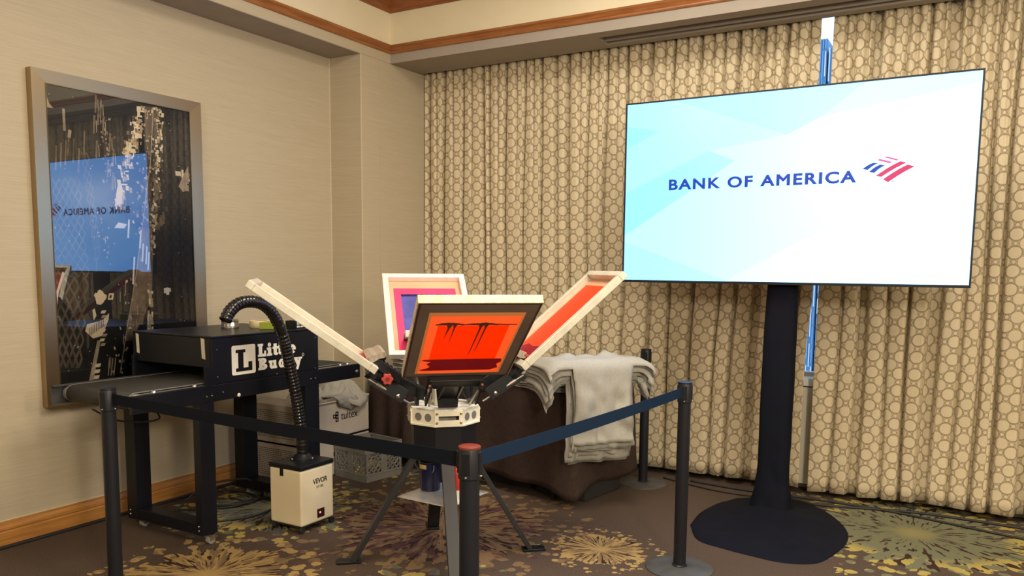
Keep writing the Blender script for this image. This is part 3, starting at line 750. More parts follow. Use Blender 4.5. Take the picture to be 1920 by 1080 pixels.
# bolts
def bolt(parent, p, n, r=.008, m=None, name='bolt'):
    p = Vector(p); n = Vector(n); q = n.to_track_quat('Z', 'Y').to_matrix().to_4x4()
    return MB().lathe([(r, 0), (r, .003), (r * .6, .006), (0, .006)], p, 12, M=q).obj(name, m or M_steel, parent, smooth=40)
for y, z, r in ((2.985, 1.085, .004), (2.985, .935, .004), (3.02, .845, .005), (3.74, .905, .004), (3.42, .905, .004), (3.745, 1.10, .004), (3.70, .842, .005), (3.74, .842, .005), (2.91, .835, .005), (2.945, .835, .005), (4.12, .842, .004)):
    bolt(dr, (XN, y, z), (1, 0, 0), r)
bolt(dr, (XN, 4.135, .842), (1, 0, 0), .013); bolt(dr, (XN, 3.13, .815), (1, 0, 0), .011, M_white, 'rail_plug')
for z in (.09, .115): bolt(dr, (XN - .03, 2.858, z), (0, -1, 0), .005); bolt(dr, (XFa + .03, 2.858, z), (0, -1, 0), .005)
# masking-tape strips on the entry face
for x, w in ((-4.268, .026), (-3.70, .030)):
    q = MB(); q.prism([(0, 0), (w, -.004), (w + .004, -.118), (.006, -.112)], (x, Y0 - .0012, 1.148), (1, 0, 0), (0, 0, 1), (0, .001, 0)); q.obj('tape_strip', M_tapestrip, dr, label='cream tape strip on the dryer entry face')
# Little Buddy lettering (slab serif, cut from strokes)
lg = MB()
def LP(y, z): return (XN + .0008, 3.086 + y, .930 + z)
LX = 1.0
def lx(a): return a if a < .18 else .19 + (a - .19) * LX
def lpoly(pts, m=0, k=0): lg.poly([(XN + .0008 + .0006 * k + len(lg.f) * 1.2e-5, 3.086 + lx(a), .930 + c) for a, c in pts], m)   # each piece of ink a hair above the last
def lrect(a, c, w, h, m=0, k=0): lpoly([(a, c), (a + w, c), (a + w, c + h), (a, c + h)], m, k)
def rrect(a, c, w, h, r, m=0, k=0):
    pts = []
    for cx, cy_, q0 in ((a + w - r, c + r, -PI / 2), (a + w - r, c + h - r, 0), (a + r, c + h - r, PI / 2), (a + r, c + r, PI)):
        pts += [(cx + r * math.cos(q0 + i * PI / 8), cy_ + r * math.sin(q0 + i * PI / 8)) for i in range(5)]
    lpoly(pts, m, k)
rrect(0, 0, .172, .168, .012)
lrect(.028, .125, .070, .018, 1, 1); lrect(.045, .022, .038, .115, 1, 1); lrect(.028, .018, .118, .020, 1, 1); lrect(.118, .018, .028, .052, 1, 1)
lg.obj('badge', [M_printw, M_dryer], dr, label='white rounded badge with a black slab L'); lg = MB()
def arc(cx, cy_, rx, ry, a0, a1, w, n=10):
    for i in range(n):
        p, q = a0 + (a1 - a0) * i / n, a0 + (a1 - a0) * (i + 1) / n
        lpoly([(cx + (rx - w) * math.cos(p), cy_ + (ry - w * .8) * math.sin(p)), (cx + rx * math.cos(p), cy_ + ry * math.sin(p)), (cx + rx * math.cos(q), cy_ + ry * math.sin(q)), (cx + (rx - w) * math.cos(q), cy_ + (ry - w * .8) * math.sin(q))])
T_ = .027; S_ = .007; SH = .014
def stem(x, y, h, w=T_, s=S_, top='both', bot='both'):
    lrect(x, y, w, h)
    if top != 'none': lrect(x - s if top in ('both', 'l') else x, y + h - SH, w + (2 * s if top == 'both' else s), SH)
    if bot != 'none': lrect(x - s if bot in ('both', 'l') else x, y, w + (2 * s if bot == 'both' else s), SH)
def dot(a, c, r_): lpoly([(a + r_ * math.cos(k * PI / 8), c + r_ * math.sin(k * PI / 8)) for k in range(16)])
yL = .088; LX = 1.0
stem(.197, yL, .076); lrect(.20, yL, .052, .017); lrect(.238, yL, .015, .034)                                # L
stem(.266, yL, .050, top='l'); dot(.279, yL + .066, .013)                                                   # i
for x in (.311, .350):                                                                                      # t t
    lrect(x, yL + .008, .025, .062); lrect(x - .008, yL + .038, .043, .014); arc(x + .019, yL + .014, .019, .015, PI, 2 * PI, .014, 6)
stem(.398, yL, .076, top='l')                                                                               # l
arc(.462, yL + .026, .029, .028, .1, 2 * PI - .7, .021, 18); lrect(.440, yL + .021, .050, .011)              # e
yB = .010
stem(.197, yB, .070, top='l', bot='l'); arc(.224, yB + .052, .030, .0185, -PI / 2, PI / 2, .021, 8); arc(.226, yB + .0185, .034, .0190, -PI / 2, PI / 2, .022, 8)
for z_, h_ in ((.056, .014), (.029, .013), (.0, .014)): lrect(.215, yB + z_, .014, h_)                       # B
stem(.277, yB + .012, .038, w=.022, top='l', bot='none'); arc(.296, yB + .017, .019, .018, PI, 2 * PI, .016, 8); stem(.307, yB, .050, w=.022, s=.006, top='l', bot='both')   # u
for x in (.350, .410):                                                                                      # d d
    arc(x + .022, yB + .025, .025, .027, 0, 2 * PI, .021, 18); stem(x + .030, yB, .076, w=.023, s=.006, top='l', bot='both')
lpoly([(.472, yB + .048), (.499, yB + .048), (.514, yB + .010), (.502, yB - .010)]); lpoly([(.535, yB + .048), (.515, yB + .048), (.487, yB - .024), (.508, yB - .024)])   # y
lrect(.467, yB + .038, .037, .012); lrect(.508, yB + .038, .034, .012); lrect(.478, yB - .026, .026, .012); dot(.478, yB - .018, .009)
arc(.549, yB + .062, .009, .010, 0, 2 * PI, .003, 14)
lg.obj('lettering', [M_printw, M_dryer], dr, kind='stuff', label='white Little Buddy lettering')

# things lying on the dryer
tin = thing('metal_duct_ring', 'round ridged silver metal ring standing on dryer top, under the hose end', 'ring', (-4.03, 3.44, ZT))
prof = [(.050, 0), (.054, .002), (.054, .010), (.050, .012)] + [(.050 + (.0015 if i % 2 else 0), .012 + i * .003) for i in range(10)] + [(.052, .044), (.052, .050), (.047, .050), (.047, .004)]
MB().lathe(prof, (-4.03, 3.44, ZT), 36).obj('collar', M_steel, tin, smooth=40)
rl = thing('masking_tape_roll', 'cream masking tape roll lying flat on the dryer beside a green box', 'tape roll', (-3.93, 3.60, ZT))
MB().lathe([(.038, .0), (.072, .0), (.073, .002), (.073, .040), (.072, .042), (.038, .042), (.038, 0)], (-3.93, 3.60, ZT), 36).obj('tape', M_masking, rl, smooth=40)
MB().lathe([(.0365, .0), (.038, .0), (.038, .043), (.0365, .043), (.0365, 0)], (-3.93, 3.60, ZT), 30).obj('core', M_cardin, rl, smooth=40)
gb = thing('green_box', 'small flat lime green box on the dryer, left of the hose', 'box', (-3.80, 3.57, ZT))
MB().box((-.045, -.075, 0), (.045, .06, .042), M=Matrix.Translation((-3.80, 3.56, ZT)) @ rotz(.45)).obj('carton', M_green, gb, bevel=.002)
q = MB(); Mg = Matrix.Translation((-3.80, 3.56, ZT)) @ rotz(.45)
for z, w in ((.030, .03), (.021, .045), (.012, .04)): q.box((.0452, -.065, z), (.0456, -.065 + w, z + .003), M=Mg)
q.obj('print', mat('dark_green_print', (.10, .16, .02), .5), gb)
bb = thing('black_carton', 'small black carton with white lettering on the dryer, right of the hose', 'box', (-3.69, 3.66, ZT))
Mb_ = Matrix.Translation((-3.69, 3.665, ZT)) @ rotz(.12)
MB().box((-.04, -.055, 0), (.04, .055, .050), M=Mb_).obj('carton', M_black, bb, bevel=.0015)
q = MB(); q.box((.0402, -.045, .026), (.0406, -.020, .043), M=Mb_); q.obj('blue_panel', M_bluelab, bb)
q = MB()
for a, w in ((-.045, .012), (-.031, .010), (-.019, .006), (-.008, .012), (.006, .009), (.017, .014), (.033, .01)): q.box((.0402, a, .008), (.0406, a + w, .017), M=Mb_)
q.box((.0402, -.045, .021), (.0406, -.022, .0225), M=Mb_)
q.obj('print', M_printw, bb)
wc = thing('white_carton', 'small cream carton end beside the black carton on the dryer', 'box', (-3.70, 3.735, ZT))
MB().box((-3.74, 3.725, ZT), (-3.655, 3.765, ZT + .036)).obj('carton', M_masking, wc, bevel=.001)

# ------------------------------------------------------------------ fume extractor
fx = thing('fume_extractor', 'small cream fume extractor lettered VEVOR with a black ribbed hose', 'fume extractor', (-3.42, 3.42, 0))
EX0, EX1, EY0, EY1 = -3.552, -3.300, 3.29, 3.558
MB().box((EX0, EY0, .045), (EX1, EY1, .375)).obj('body', M_cream2, fx, bevel=.012, seg=3)
MB().box((EX0 - .003, EY0 - .003, .375), (EX1 + .003, EY1 + .003, .402)).obj('lid', M_black, fx, bevel=.005)
MB().box((EX0 + .01, EY0 + .01, .036), (EX1 - .01, EY1 - .01, .046)).obj('underplate', M_blackmat, fx)
MB().box((-3.462, EY0 - .006, .332), (-3.437, EY0 - .001, .380)).obj('latch', M_black, fx, bevel=.002)
for x, y in ((EX0 + .02, EY0 + .02), (EX1 - .02, EY0 + .02), (EX1 - .02, EY1 - .0), (EX0 + .02, EY1 - .02)):
    MB().lathe([(.004, -.010), (.018, -.010), (.020, -.006), (.020, .006), (.018, .010), (.004, .010)], (x, y, .020), 18, M=Matrix.Rotation(PI / 2, 4, 'Y')).obj('caster', M_rubber, fx, smooth=50)
sw = MB().box((EX1 - .001, 3.417, .070), (EX1 + .003, 3.475, .122)).obj('switch', mat('switch_maroon', (.035, .006, .008), .3), fx)
MB().lathe([(.0, .002), (.006, .002), (.006, 0)], (EX1 + .003, 3.438, .100), 12, M=Matrix.Rotation(PI / 2, 4, 'Y')).obj('switch_lamp', emit('switch_glow', (1, .25, .22), 2.2), sw)
text('lettering', 'VEVOR', M_print, fx, (EX1 + .0004, 3.385, .279), (0, 1, 0), (0, 0, 1), .030, width=.120, bold=.03)
text('model_lettering', 'XF180', M_print, fx, (EX1 + .0004, 3.412, .250), (0, 1, 0), (0, 0, 1), .016, width=.058)
hp = bez([(-3.44, 3.445, .40), (-3.44, 3.445, .50), (-3.445, 3.436, .62), (-3.447, 3.415, .76), (-3.45, 3.385, .90), (-3.45, 3.35, 1.04), (-3.45, 3.31, 1.17), (-3.452, 3.255, 1.27), (-3.455, 3.18, 1.333), (-3.46, 3.09, 1.352), (-3.465, 3.01, 1.338), (-3.468, 2.955, 1.295), (-3.468, 2.930, 1.255)], 14)
fine = [hp[0]]
for i in range(1, len(hp)):
    seg_ = (hp[i] - hp[i - 1]).length; kk = max(1, int(seg_ / .0045))
    fine += [hp[i - 1].lerp(hp[i], (q_ + 1) / kk) for q_ in range(kk)]
hp = fine; Ltot = 0; rs = []
for i, p in enumerate(hp):
    if i: Ltot += (p - hp[i - 1]).length
    ph = (Ltot / .021) % 1.0
    rs.append(.0298 + (.0034 if ph < .42 else 0))
hs = MB(); hs.tube(hp, rs, 22, caps=False); hose = hs.obj('hose', M_hose, fx, smooth=55, solid=.003)
MB().lathe([(.070, 0), (.070, .006), (.058, .010), (.042, .030), (.036, .034), (.031, .034)], (-3.44, 3.445, .402), 30).obj('hose_flange', M_black, fx, smooth=40)
q = MB(); dpt = (hp[-1] - hp[-2]).normalized(); q.cyl(hp[-4], hp[-4] - dpt * .002, .0265, n=20); q.obj('hose_mouth', M_blackmat, hose)
for a in (.3, 2.6, 4.4): bolt(fx, (-3.44 + .066 * math.cos(a), 3.445 + .066 * math.sin(a), .408), (0, 0, 1), .005)

# ------------------------------------------------------------------ cardboard boxes with T-shirts
def cartonbox(z0, z1, lab, top_open):
    o = thing('cardboard_box', lab, 'box', (-4.28, 4.43, z0), 'white shipping cartons stacked by the wall corner')
    X0, X1, Ya, Yb = -4.52, -4.08, 4.06, 4.81
    m = MB(); 
    m.box((X0, Ya, z0), (X1, Yb, z0 + .006)); m.box((X0, Ya, z0), (X0 + .006, Yb, z1)); m.box((X1 - .006, Ya, z0), (X1, Yb, z1)); m.box((X0, Ya, z0), (X1, Ya + .006, z1)); m.box((X0, Yb - .006, z0), (X1, Yb, z1))
    m.obj('walls', M_card, o)
    if not top_open: MB().box((X0, Ya, z1 - .006), (X1, Yb, z1)).obj('lid', M_card, o)
    else:
        # flaps folded outwards / tucked
        MB().prism([(0, 0), (.75, 0), (.73, .012), (.02, .012)], (X1, Ya, z1), (0, 1, 0), (.9, 0, -.25), (0, 0, .004)).obj('flap', M_card, o)
        MB().prism([(0, 0), (.44, 0), (.43, .10), (.01, .10)], (X0, Ya, z1), (1, 0, 0), (0, .95, .30), (0, 0, .004)).obj('flap', M_card, o)
        MB().prism([(0, 0), (.44, 0), (.42, .03), (.02, .03)], (X0, Yb, z1 - .004), (1, 0, 0), (0, 1, .05), (0, 0, .004)).obj('flap', M_card, o)
    pr = MB(); rp = random.Random(int(z1 * 100)); zz = z1 - .045
    while zz > z0 + .03:
        xx = X0 + .03
        while xx < X1 - .05:
            w = rp.uniform(.008, .028); pr.box((xx, Ya - .0008, zz), (xx + w, Ya - .0002, zz + .0055)); xx += w + .006
        zz -= .0135
    pr.obj('small_print', mat('grey_print', (.10, .09, .08), .7), o, kind='stuff')
    return o
cb0 = cartonbox(0.0, .275, 'white tultex carton at the bottom of the two by the wall corner', False)
cb1 = cartonbox(.278, .553, 'white tultex carton with grey T-shirts heaped in its open top', True)
def emblem(parent, y, z, s):
    q = MB(); w = .13 * s
    def sq(a, c, h):
        for r_ in ((a, c, h, w), (a, c + h - w, h, w), (a, c, w, h), (a + h - w, c, w, h)): q.box((-4.0802, y + r_[0], z + r_[1]), (-4.0796, y + r_[0] + r_[2], z + r_[1] + r_[3]))
    sq(.0 * s, .38 * s, .42 * s); sq(.36 * s, .0, .42 * s); sq(.36 * s, .62 * s, .42 * s); sq(.36 * s, .30 * s, .40 * s)
    q.obj('emblem', M_print, parent)
emblem(cb1, 4.405, .395, .075)
text('lettering', 'tultex', M_print, cb1, (-4.0796, 4.490, .405), (0, 1, 0), (0, 0, 1), .062, width=.185, bold=.010)
emblem(cb0, 4.405, .115, .075)
text('lettering', 'tultex', M_print, cb0, (-4.0796, 4.490, .125), (0, 1, 0), (0, 0, 1), .062, width=.185, bold=.010)

def crumple(name, label, c, rx, ry, h, seed, ang=0.0, drop=None, group=None, m=None, sharp=1.0):
    """a heaped, crumpled shirt: a folded sheet with ridges"""
    q = MB(); rows = []; N = 34
    for i in range(N + 1):
        row = []
        for j in range(N + 1):
            a = -1 + 2 * i / N; b_ = -1 + 2 * j / N
            d = max(abs(a), abs(b_)); e = (a * a + b_ * b_) ** .5
            k = d / e if e > 1e-6 else 1
            wob = 1 + .22 * nz(a * 1.6 + seed, b_ * 1.6, 2.0)
            x = a * k * rx * wob; y = b_ * k * ry * wob
            f_ = max(0, 1 - d ** 2.4)
            r1 = abs(nz(x * 9 + seed, y * 13, seed)); r2 = abs(nz(x * 21 + 5, y * 18 + seed, 1.5))
            z = h * f_ * (.55 + .9 * (1 - r1 * 2.2)) + .020 * sharp * (1 - r2 * 2) * (f_ * .8 + .2)
            p = rotz(ang) @ Vector((x, y, 0)); X = c[0] + p.x; Yy = c[1] + p.y; Z = c[2] + max(z, .002)
            if drop: Z = drop(X, Yy, Z)
            row.append((X, Yy, Z))
        rows.append(row)
    q.grid(rows); o = q.obj(name, m or M_tee, smooth=180, solid=.003)
    return tag(o, label, 'T-shirt', group)
def box_drop(X, Yy, Z):
    # falls over the front face of the carton
    if X > -4.075: return Z - (X + 4.075) * 1.6
    return Z
crumple('grey_tshirt', 'rumpled grey T-shirt heaped at the right in the open tultex carton', (-4.22, 4.62, .565), .20, .17, .085, 3.0, .3, box_drop, 'T-shirts in the open carton')
crumple('grey_tshirt', 'rumpled grey T-shirt lying at the back of the open tultex carton', (-4.34, 4.40, .545), .14, .22, .075, 8.0, 0, None, 'T-shirts in the open carton')
# the corner of a shirt hanging over the front of the carton
q = MB(); rows = []
for i in range(13):
    row = []
    for j in range(15):
        s_, t_ = i / 12, j / 14
        y = 4.42 + .22 * t_ + .03 * s_; z = .600 - .02 * abs(t_ - .5) - s_ * (.135 - .10 * abs(t_ - .62))
        x = -4.072 + .018 * math.sin(s_ * 3) - .10 * max(0, .25 - s_) + .010 * nz(t_ * 5, s_ * 4, 9)
        row.append((x, y, z))
    rows.append(row)
q.grid(rows); tag(q.obj('grey_tshirt', M_tee2, smooth=180, solid=.004), 'grey T-shirt corner hanging over the front edge of tultex carton', 'T-shirt', 'T-shirts in the open carton')

# ------------------------------------------------------------------ milk crate
mc = thing('milk_crate', 'grey plastic lattice milk crate on the carpet by the cartons', 'crate', (-3.85, 4.56, 0))
Mc = Matrix.Translation((-3.87, 4.55, 0)) @ rotz(math.radians(-9))
W, Hc, TH = .175, .270, .010
def wallM(k): return Mc @ rotz(k * PI / 2)
for k in range(4):
    q = MB(); Mk = wallM(k)
    q.box((-W, -W, 0), (W, -W + TH, .055), M=Mk); q.box((-W, -W - .003, Hc - .065), (W, -W + TH, Hc), M=Mk)
    q.box((-W, -W - .004, Hc - .012), (W, -W + TH + .002, Hc), M=Mk); q.box((-W, -W - .003, .048), (W, -W + TH, .056), M=Mk)
    q.box((-W, -W, .05), (-W + .022, -W + TH, Hc - .06), M=Mk); q.box((W - .022, -W, .05), (W, -W + TH, Hc - .06), M=Mk); q.box((-.028, -W, .05), (.028, -W + TH, Hc - .06), M=Mk)
    q.obj('side_panel', M_crate, mc, bevel=.0015, seg=1)
    q = MB(); z0, z1 = .055, Hc - .065
    for sx in (-1, 1):
        a, b_ = (.028, W - .022) if sx > 0 else (-W + .022, -.028); n = 4; st_ = (b_ - a) / 3
        for i in range(-4, 4):
            for d in (1, -1):
                p0 = a + i * st_ * 1.0; pts = []
                x0_, x1_ = (p0, p0 + (z1 - z0)) if d > 0 else (p0 + (z1 - z0), p0)
                # clip to a..b
                t0, t1 = 0.0, 1.0
                for lo, hi in ((a, b_),):
                    dx = x1_ - x0_
                    ta, tb = (lo - x0_) / dx, (hi - x0_) / dx
                    if ta > tb: ta, tb = tb, ta
                    t0, t1 = max(t0, ta), min(t1, tb)
                if t1 - t0 < .05: continue
                A = Mk @ Vector((x0_ + (x1_ - x0_) * t0, -W + .004, z0 + (z1 - z0) * t0)); B = Mk @ Vector((x0_ + (x1_ - x0_) * t1, -W + .004, z0 + (z1 - z0) * t1))
                q.bar(A, B, .007, .008)
        cx = (a + b_) / 2; cz = (z0 + z1) / 2 + .01
        q.tube([Mk @ Vector((cx + .042 * math.cos(i * PI / 10), -W + .003, cz + .042 * math.sin(i * PI / 10))) for i in range(21)], .0045, 6)
    q.obj('lattice', M_crate, mc)
q = MB()
for i in range(9): q.box((-W + .01, -W + .02 + i * .039, .004), (W - .01, -W + .030 + i * .039, .012), M=Mc); q.box((-W + .02 + i * .039, -W + .01, .004), (-W + .030 + i * .039, W - .01, .012), M=Mc)
q.obj('bottom_grid', M_crate, mc)
for i, (a, c_, z, r_) in enumerate(((-.06, -.09, .050, .042), (.07, -.10, .046, .040), (.10, .03, .052, .044), (.10, -.03, .098, .030), (-.02, .06, .05, .045))):
    p = Mc @ Vector((a, c_, z))
    q = MB(); Mr = Matrix.Rotation(.9 + i, 4, 'Z') @ Matrix.Rotation(1.2, 4, 'X')
    q.lathe([(r_ * .45, -.022), (r_, -.022), (r_ * 1.02, -.018), (r_ * 1.02, .018), (r_, .022), (r_ * .45, .022), (r_ * .45, -.022)], p, 18, M=Mr)
    tag(q.obj('yellow_roll', M_gold, smooth=40), ('shiny yellow roll seen through the front lattice of the grey crate', 'small yellow roll behind the right lattice of the crate, near its corner', 'yellow roll behind the right end of the crate lattice', 'smaller yellow roll lying on top of another inside the crate', 'yellow roll at the back of the grey crate')[i], 'roll', 'yellow rolls inside the crate')

# ------------------------------------------------------------------ table and cloth
TA = math.radians(9); TC = Vector((-2.20, 4.60, 0))          # front right corner
E1 = Vector((-math.cos(TA), math.sin(TA), 0)); E2 = Vector((math.sin(TA), math.cos(TA), 0))
TL, TD, TZ = 1.95, .72, .745
def tp(a, b_, z): return TC + E1 * a + E2 * b_ + Vector((0, 0, z))
tb = thing('folding_table', 'folding table hidden under the brown cloth, its dark legs below the hem', 'table', tuple(tp(.95, .38, 0)))
q = MB(); A = [(.02, .02), (TL - .02, .02), (TL - .02, TD - .02), (.02, TD - .02)]
q.prism([(a, c_) for a, c_ in A], TC + Vector((0, 0, TZ - .035)), E1, E2, (0, 0, .03)); q.obj('tabletop', M_blackmat, tb)
for a in (.22, TL - .22):
    for c_ in (.08, TD - .08): MB().cyl(tp(a, c_, 0), tp(a, c_, TZ - .04), .016, n=12).obj('leg', M_black, tb, smooth=40)
    MB().cyl(tp(a, .08, .10), tp(a, TD - .08, .10), .012, n=10).obj('crossbar', M_black, tb, smooth=40)
# cloth: top then skirt, swelling into folds towards the hem
q = MB(); per = []
def seg(p, r_, n): 
    for i in range(n): per.append((p[0] + (r_[0] - p[0]) * i / n, p[1] + (r_[1] - p[1]) * i / n))
seg((0, 0), (TL, 0), 90); seg((TL, 0), (TL, TD), 36); seg((TL, TD), (0, TD), 90); seg((0, TD), (0, 0), 36)
rows = []; np_ = len(per)
def hem(a, b_):
    # height of the hem along the edge: lifted at the left front, low at the right corner
    h = .10 + .03 * math.sin(a * 3.0)
    if b_ < .01: h = .10 + .10 * max(0, (a - .45) / 1.4) - .05 * math.exp(-(a / .10) ** 2)
    if a < .01: h = .11 - .05 * math.exp(-(b_ / .10) ** 2) + .02 * math.sin(b_ * 9)
    return h
for i in range(18):
    row = []
    for k, (a, b_) in enumerate(per):
        na = (-1 if a < .001 else (1 if a > TL - .001 else 0)); nb = (-1 if b_ < .001 else (1 if b_ > TD - .001 else 0))
        if i == 0: row.append(tp(TL / 2 + (a - TL / 2) * .5, TD / 2 + (b_ - TD / 2) * .3, TZ + .002)); continue
        if i == 1: row.append(tp(a, b_, TZ + .002)); continue
        s_ = (i - 1) / 16; z = TZ + (hem(a, b_) - TZ) * s_
        ca = math.exp(-((min(abs(a), abs(TL - a))) / .12) ** 2) * math.exp(-((min(abs(b_), abs(TD - b_))) / .12) ** 2)
        fold = .030 * nz(a * 4.2 + (5 if nb < 0 else 9), b_ * 5, .7) + .010 * math.sin(a * 17 + b_ * 13)
        if a > 1.35 and nb < 0: fold += .020 * math.sin(a * 34)
        off = s_ * (.012 + fold * (1 - .6 * ca) + .022 * ca) + .006 * min(1, s_ * 8)
        l = math.hypot(na, nb) or 1
        row.append(tp(a + na / l * off * (1.2 if l > 1 else 1), b_ + nb / l * off, z))
    rows.append(row)
q.grid(rows, closed=True); q.poly([rows[0][k] for k in range(np_)])
tag(q.obj('tablecloth', M_cloth, smooth=70, solid=.002), 'dark brown tablecloth draped over the folding table by the curtain', 'tablecloth')
# dark fillers added under the table to make the shadow gap below the hem
for a, w, lab in ((.75, .55, 'dark case added as shadow gap under the table, below the brown hem at centre'), (.22, .42, 'dark case added as shadow gap under the right end of the brown table')):
    o = thing('shadow_gap_filler', lab, 'case', tuple(tp(a, .36, 0)))
    q = MB(); q.prism([(a - w / 2, .16), (a + w / 2, .16), (a + w / 2, .6), (a - w / 2, .6)], TC + Vector((0, 0, .0)), E1, E2, (0, 0, .14)); q.obj('shell', M_blackmat, o, bevel=.01)
    q = MB(); q.prism([(a - w / 2 - .004, .155), (a + w / 2 + .004, .155), (a + w / 2 + .004, .605), (a - w / 2 - .004, .605)], TC + Vector((0, 0, .14)), E1, E2, (0, 0, .05)); q.obj('lid', M_black, o, bevel=.008)

# ------------------------------------------------------------------ T-shirts piled on the table
PX, QX = Vector((.80, -.60, 0)), Vector((.60, .80, 0))             # shirt length runs toward the right end, width along the table depth
def draped(idx, top, collar, over_r, half, sleeve_drop, lab, m, wr=1.0, hem_p=.74, edge=.10):
    """T-shirt laid collar-left over the right end of the table; p along its length, q across"""
    du = .022; mesh = MB(); pts = {}; faces = []
    SL = .455 - .012 * min(idx, 8)
    def BWf(p): return .236 - .03 * min(1, max(0, (p - .12) / .3)) + .02 * max(0, (p - .5) / .2)
    BW = .236
    np2 = int(hem_p / du); nq = int(SL * 2 / du) + 1
    def inside(p, qv):
        aq_ = abs(qv)
        if aq_ <= BW + .002: 
            # neck opening
            return not (p < .055 * (1 - (aq_ / .09) ** 2) if aq_ < .09 else False)
        lim0 = .02 + (aq_ - BW) * .22; return lim0 <= p <= lim0 + .235 - (aq_ - BW) * .12 and aq_ <= SL
    def fold1(d, r_, am=PI / 2):
        """distance d past the start of a rounded edge -> (out, down), never steeper than am"""
        if d <= 0: return d, 0.0
        a = d / r_
        if a < am: return r_ * math.sin(a), r_ * (1 - math.cos(a))
        e = d - r_ * am
        return r_ * math.sin(am) + e * math.cos(am), r_ * (1 - math.cos(am)) + e * math.sin(am)
    def P3(p, qv):
        px, dz1 = fold1(p - edge, .07)
        if abs(qv) <= BW and p > .2: qv = qv * BWf(p) / BW
        aq_ = abs(qv); qy, dz2 = fold1(aq_ - half, .07, math.radians(42 + 2.2 * (9 - idx)))
        z = top - dz1 - dz2
        hang = min(1, (dz1 + dz2) * 4)
        si = idx * .11; n1 = nz(p * 7 + si, qv * 9, si); n2 = nz(p * 3 + 5, qv * 16 + si, si)
        out = (.024 * n2 + .012 * math.sin(qv * 21 + idx * .35 + 3 * n1) * min(1, dz1 * 3) + .007 * nz(p * 16 + si, qv * 22, 3) + .010 * nz(p * 9 - qv * 9, p * 4 + qv * 4, si)) * hang * wr + .004 * idx_off
        if dz2 > .02: px += .03 * n2
        x = edge + px + out * (1 if dz1 > 0 else 0) + (dz1 > .12) * .03 * (dz1 - .12)
        y = math.copysign(half + qy, qv) if aq_ > half else qv
        if dz2 > 0:
            y += math.copysign(out, qv)
            if qv < 0: x += (p - .25) * .95 * min(1, (aq_ - half) / .12)
        z += (.010 * n1 + .008 * nz(p * 15, qv * 13, si)) * (1 - hang) * wr + .018 * max(0, 1 - abs(p - .07) / .06) * (1 if aq_ < .20 else 0) * (1 + 1.4 * nz(qv * 14, idx * .5, 1))
        if hang > .5: y += .012 * nz(p * 5, qv * 3 + idx, 2) * wr; z += .012 * nz(qv * 11, idx, 5) * (p / hem_p)
        w = collar + PX * x + QX * y
        return (w.x, w.y, z)
    idx_off = idx
    for i in range(np2 + 1):
        for j in range(nq + 1):
            p = i * du; qv = -SL + j * (2 * SL / nq)
            pts[i, j] = (p, qv)
    vid = {}
    def V(i, j):
        if (i, j) not in vid: vid[i, j] = len(mesh.v); mesh.v.append(P3(*pts[i, j]))
        return vid[i, j]
    for i in range(np2):
        for j in range(nq):
            c0 = [(pts[a, b_]) for a, b_ in ((i, j), (i + 1, j), (i + 1, j + 1), (i, j + 1))]
            if all(inside(*c) for c in c0): mesh.f.append((V(i, j), V(i + 1, j), V(i + 1, j + 1), V(i, j + 1))); mesh.m.append(0)
    o = mesh.obj('grey_tshirt', m, smooth=180, solid=.0035)
    return tag(o, lab, 'T-shirt', 'T-shirts draped over the right end of the table')
def folded_shirt(c, w, d, h, ang, seed, lab, grp, m=None, sag=0.0):
    """a folded T-shirt: a soft slab with rolled folds along its front edge"""
    q = MB(); rows = []; N = 26; Mq = Matrix.Translation(c) @ rotz(ang)
    prof = [(1, 0), (1.02, .3), (1.0, .62), (.97, .85), (.90, .98), (.6, 1.0), (.0, 1.02)]
    ring = []
    for k in range(48):
        a = 2 * PI * k / 48; cx, sy_ = math.cos(a), math.sin(a); rr3 = (abs(cx) ** 7 + abs(sy_) ** 7) ** (-1 / 7); ring.append((cx * rr3, sy_ * rr3))
    for s_, z in prof:
        row = []
        for (cx, cy_) in ring:
            wob = 1 + .05 * nz(cx * 2.3 + seed, cy_ * 2.3, z * 2) + .03 * nz(cx * 7, cy_ * 7 + seed, z * 4)
            zz = z * h * (1 + .45 * nz(cx * 2.0 + seed * 2, cy_ * 2, 1)) + .007 * nz(cx * 5 + seed, cy_ * 5, 4) - sag * max(0, cx) ** 2 * .03
            p = Mq @ Vector((cx * s_ * w / 2 * wob, cy_ * s_ * d / 2 * wob, zz)); row.append(p)
        rows.append(row)
    q.grid(rows, closed=True); o = q.obj('folded_tshirt', m or M_tee, smooth=180)
    return tag(o, lab, 'T-shirt', grp)
ta = TA
ORD = ['bottom', 'second', 'third', 'fourth', 'fifth', 'sixth', 'seventh', 'eighth', 'topmost']
PILE = 'folded T-shirts in the pile at the middle of the table'
for k in range(9):
    a = .52 + .02 * math.sin(k * 2.3); b_ = .29 + .02 * math.cos(k * 1.7)
    lab = ORD[k] + ' folded grey T-shirt from below in the middle pile on the table' if 0 < k < 8 else ORD[k] + ' folded grey T-shirt of the middle pile on the table'
    folded_shirt(tp(a, b_, TZ + .004 + k * .0165), .52 + .02 * math.sin(k), .60 + .03 * math.cos(k * 2), .0150, -ta + .05 * math.sin(k * 3.1), k * 1.9, lab, PILE, M_tee if k % 3 else M_tee2)
for k in range(9):
    folded_shirt(Vector((-2.29, 4.83, TZ + .004 + k * .0185)), .30, .44 - .004 * k, .017, -math.radians(37) + .03 * math.sin(k * 2.1), 20 + k * 1.3, '%s folded grey T-shirt from below in the stack under the draped shirts' % ORD[k], 'folded T-shirts under the draped ones', M_tee2)
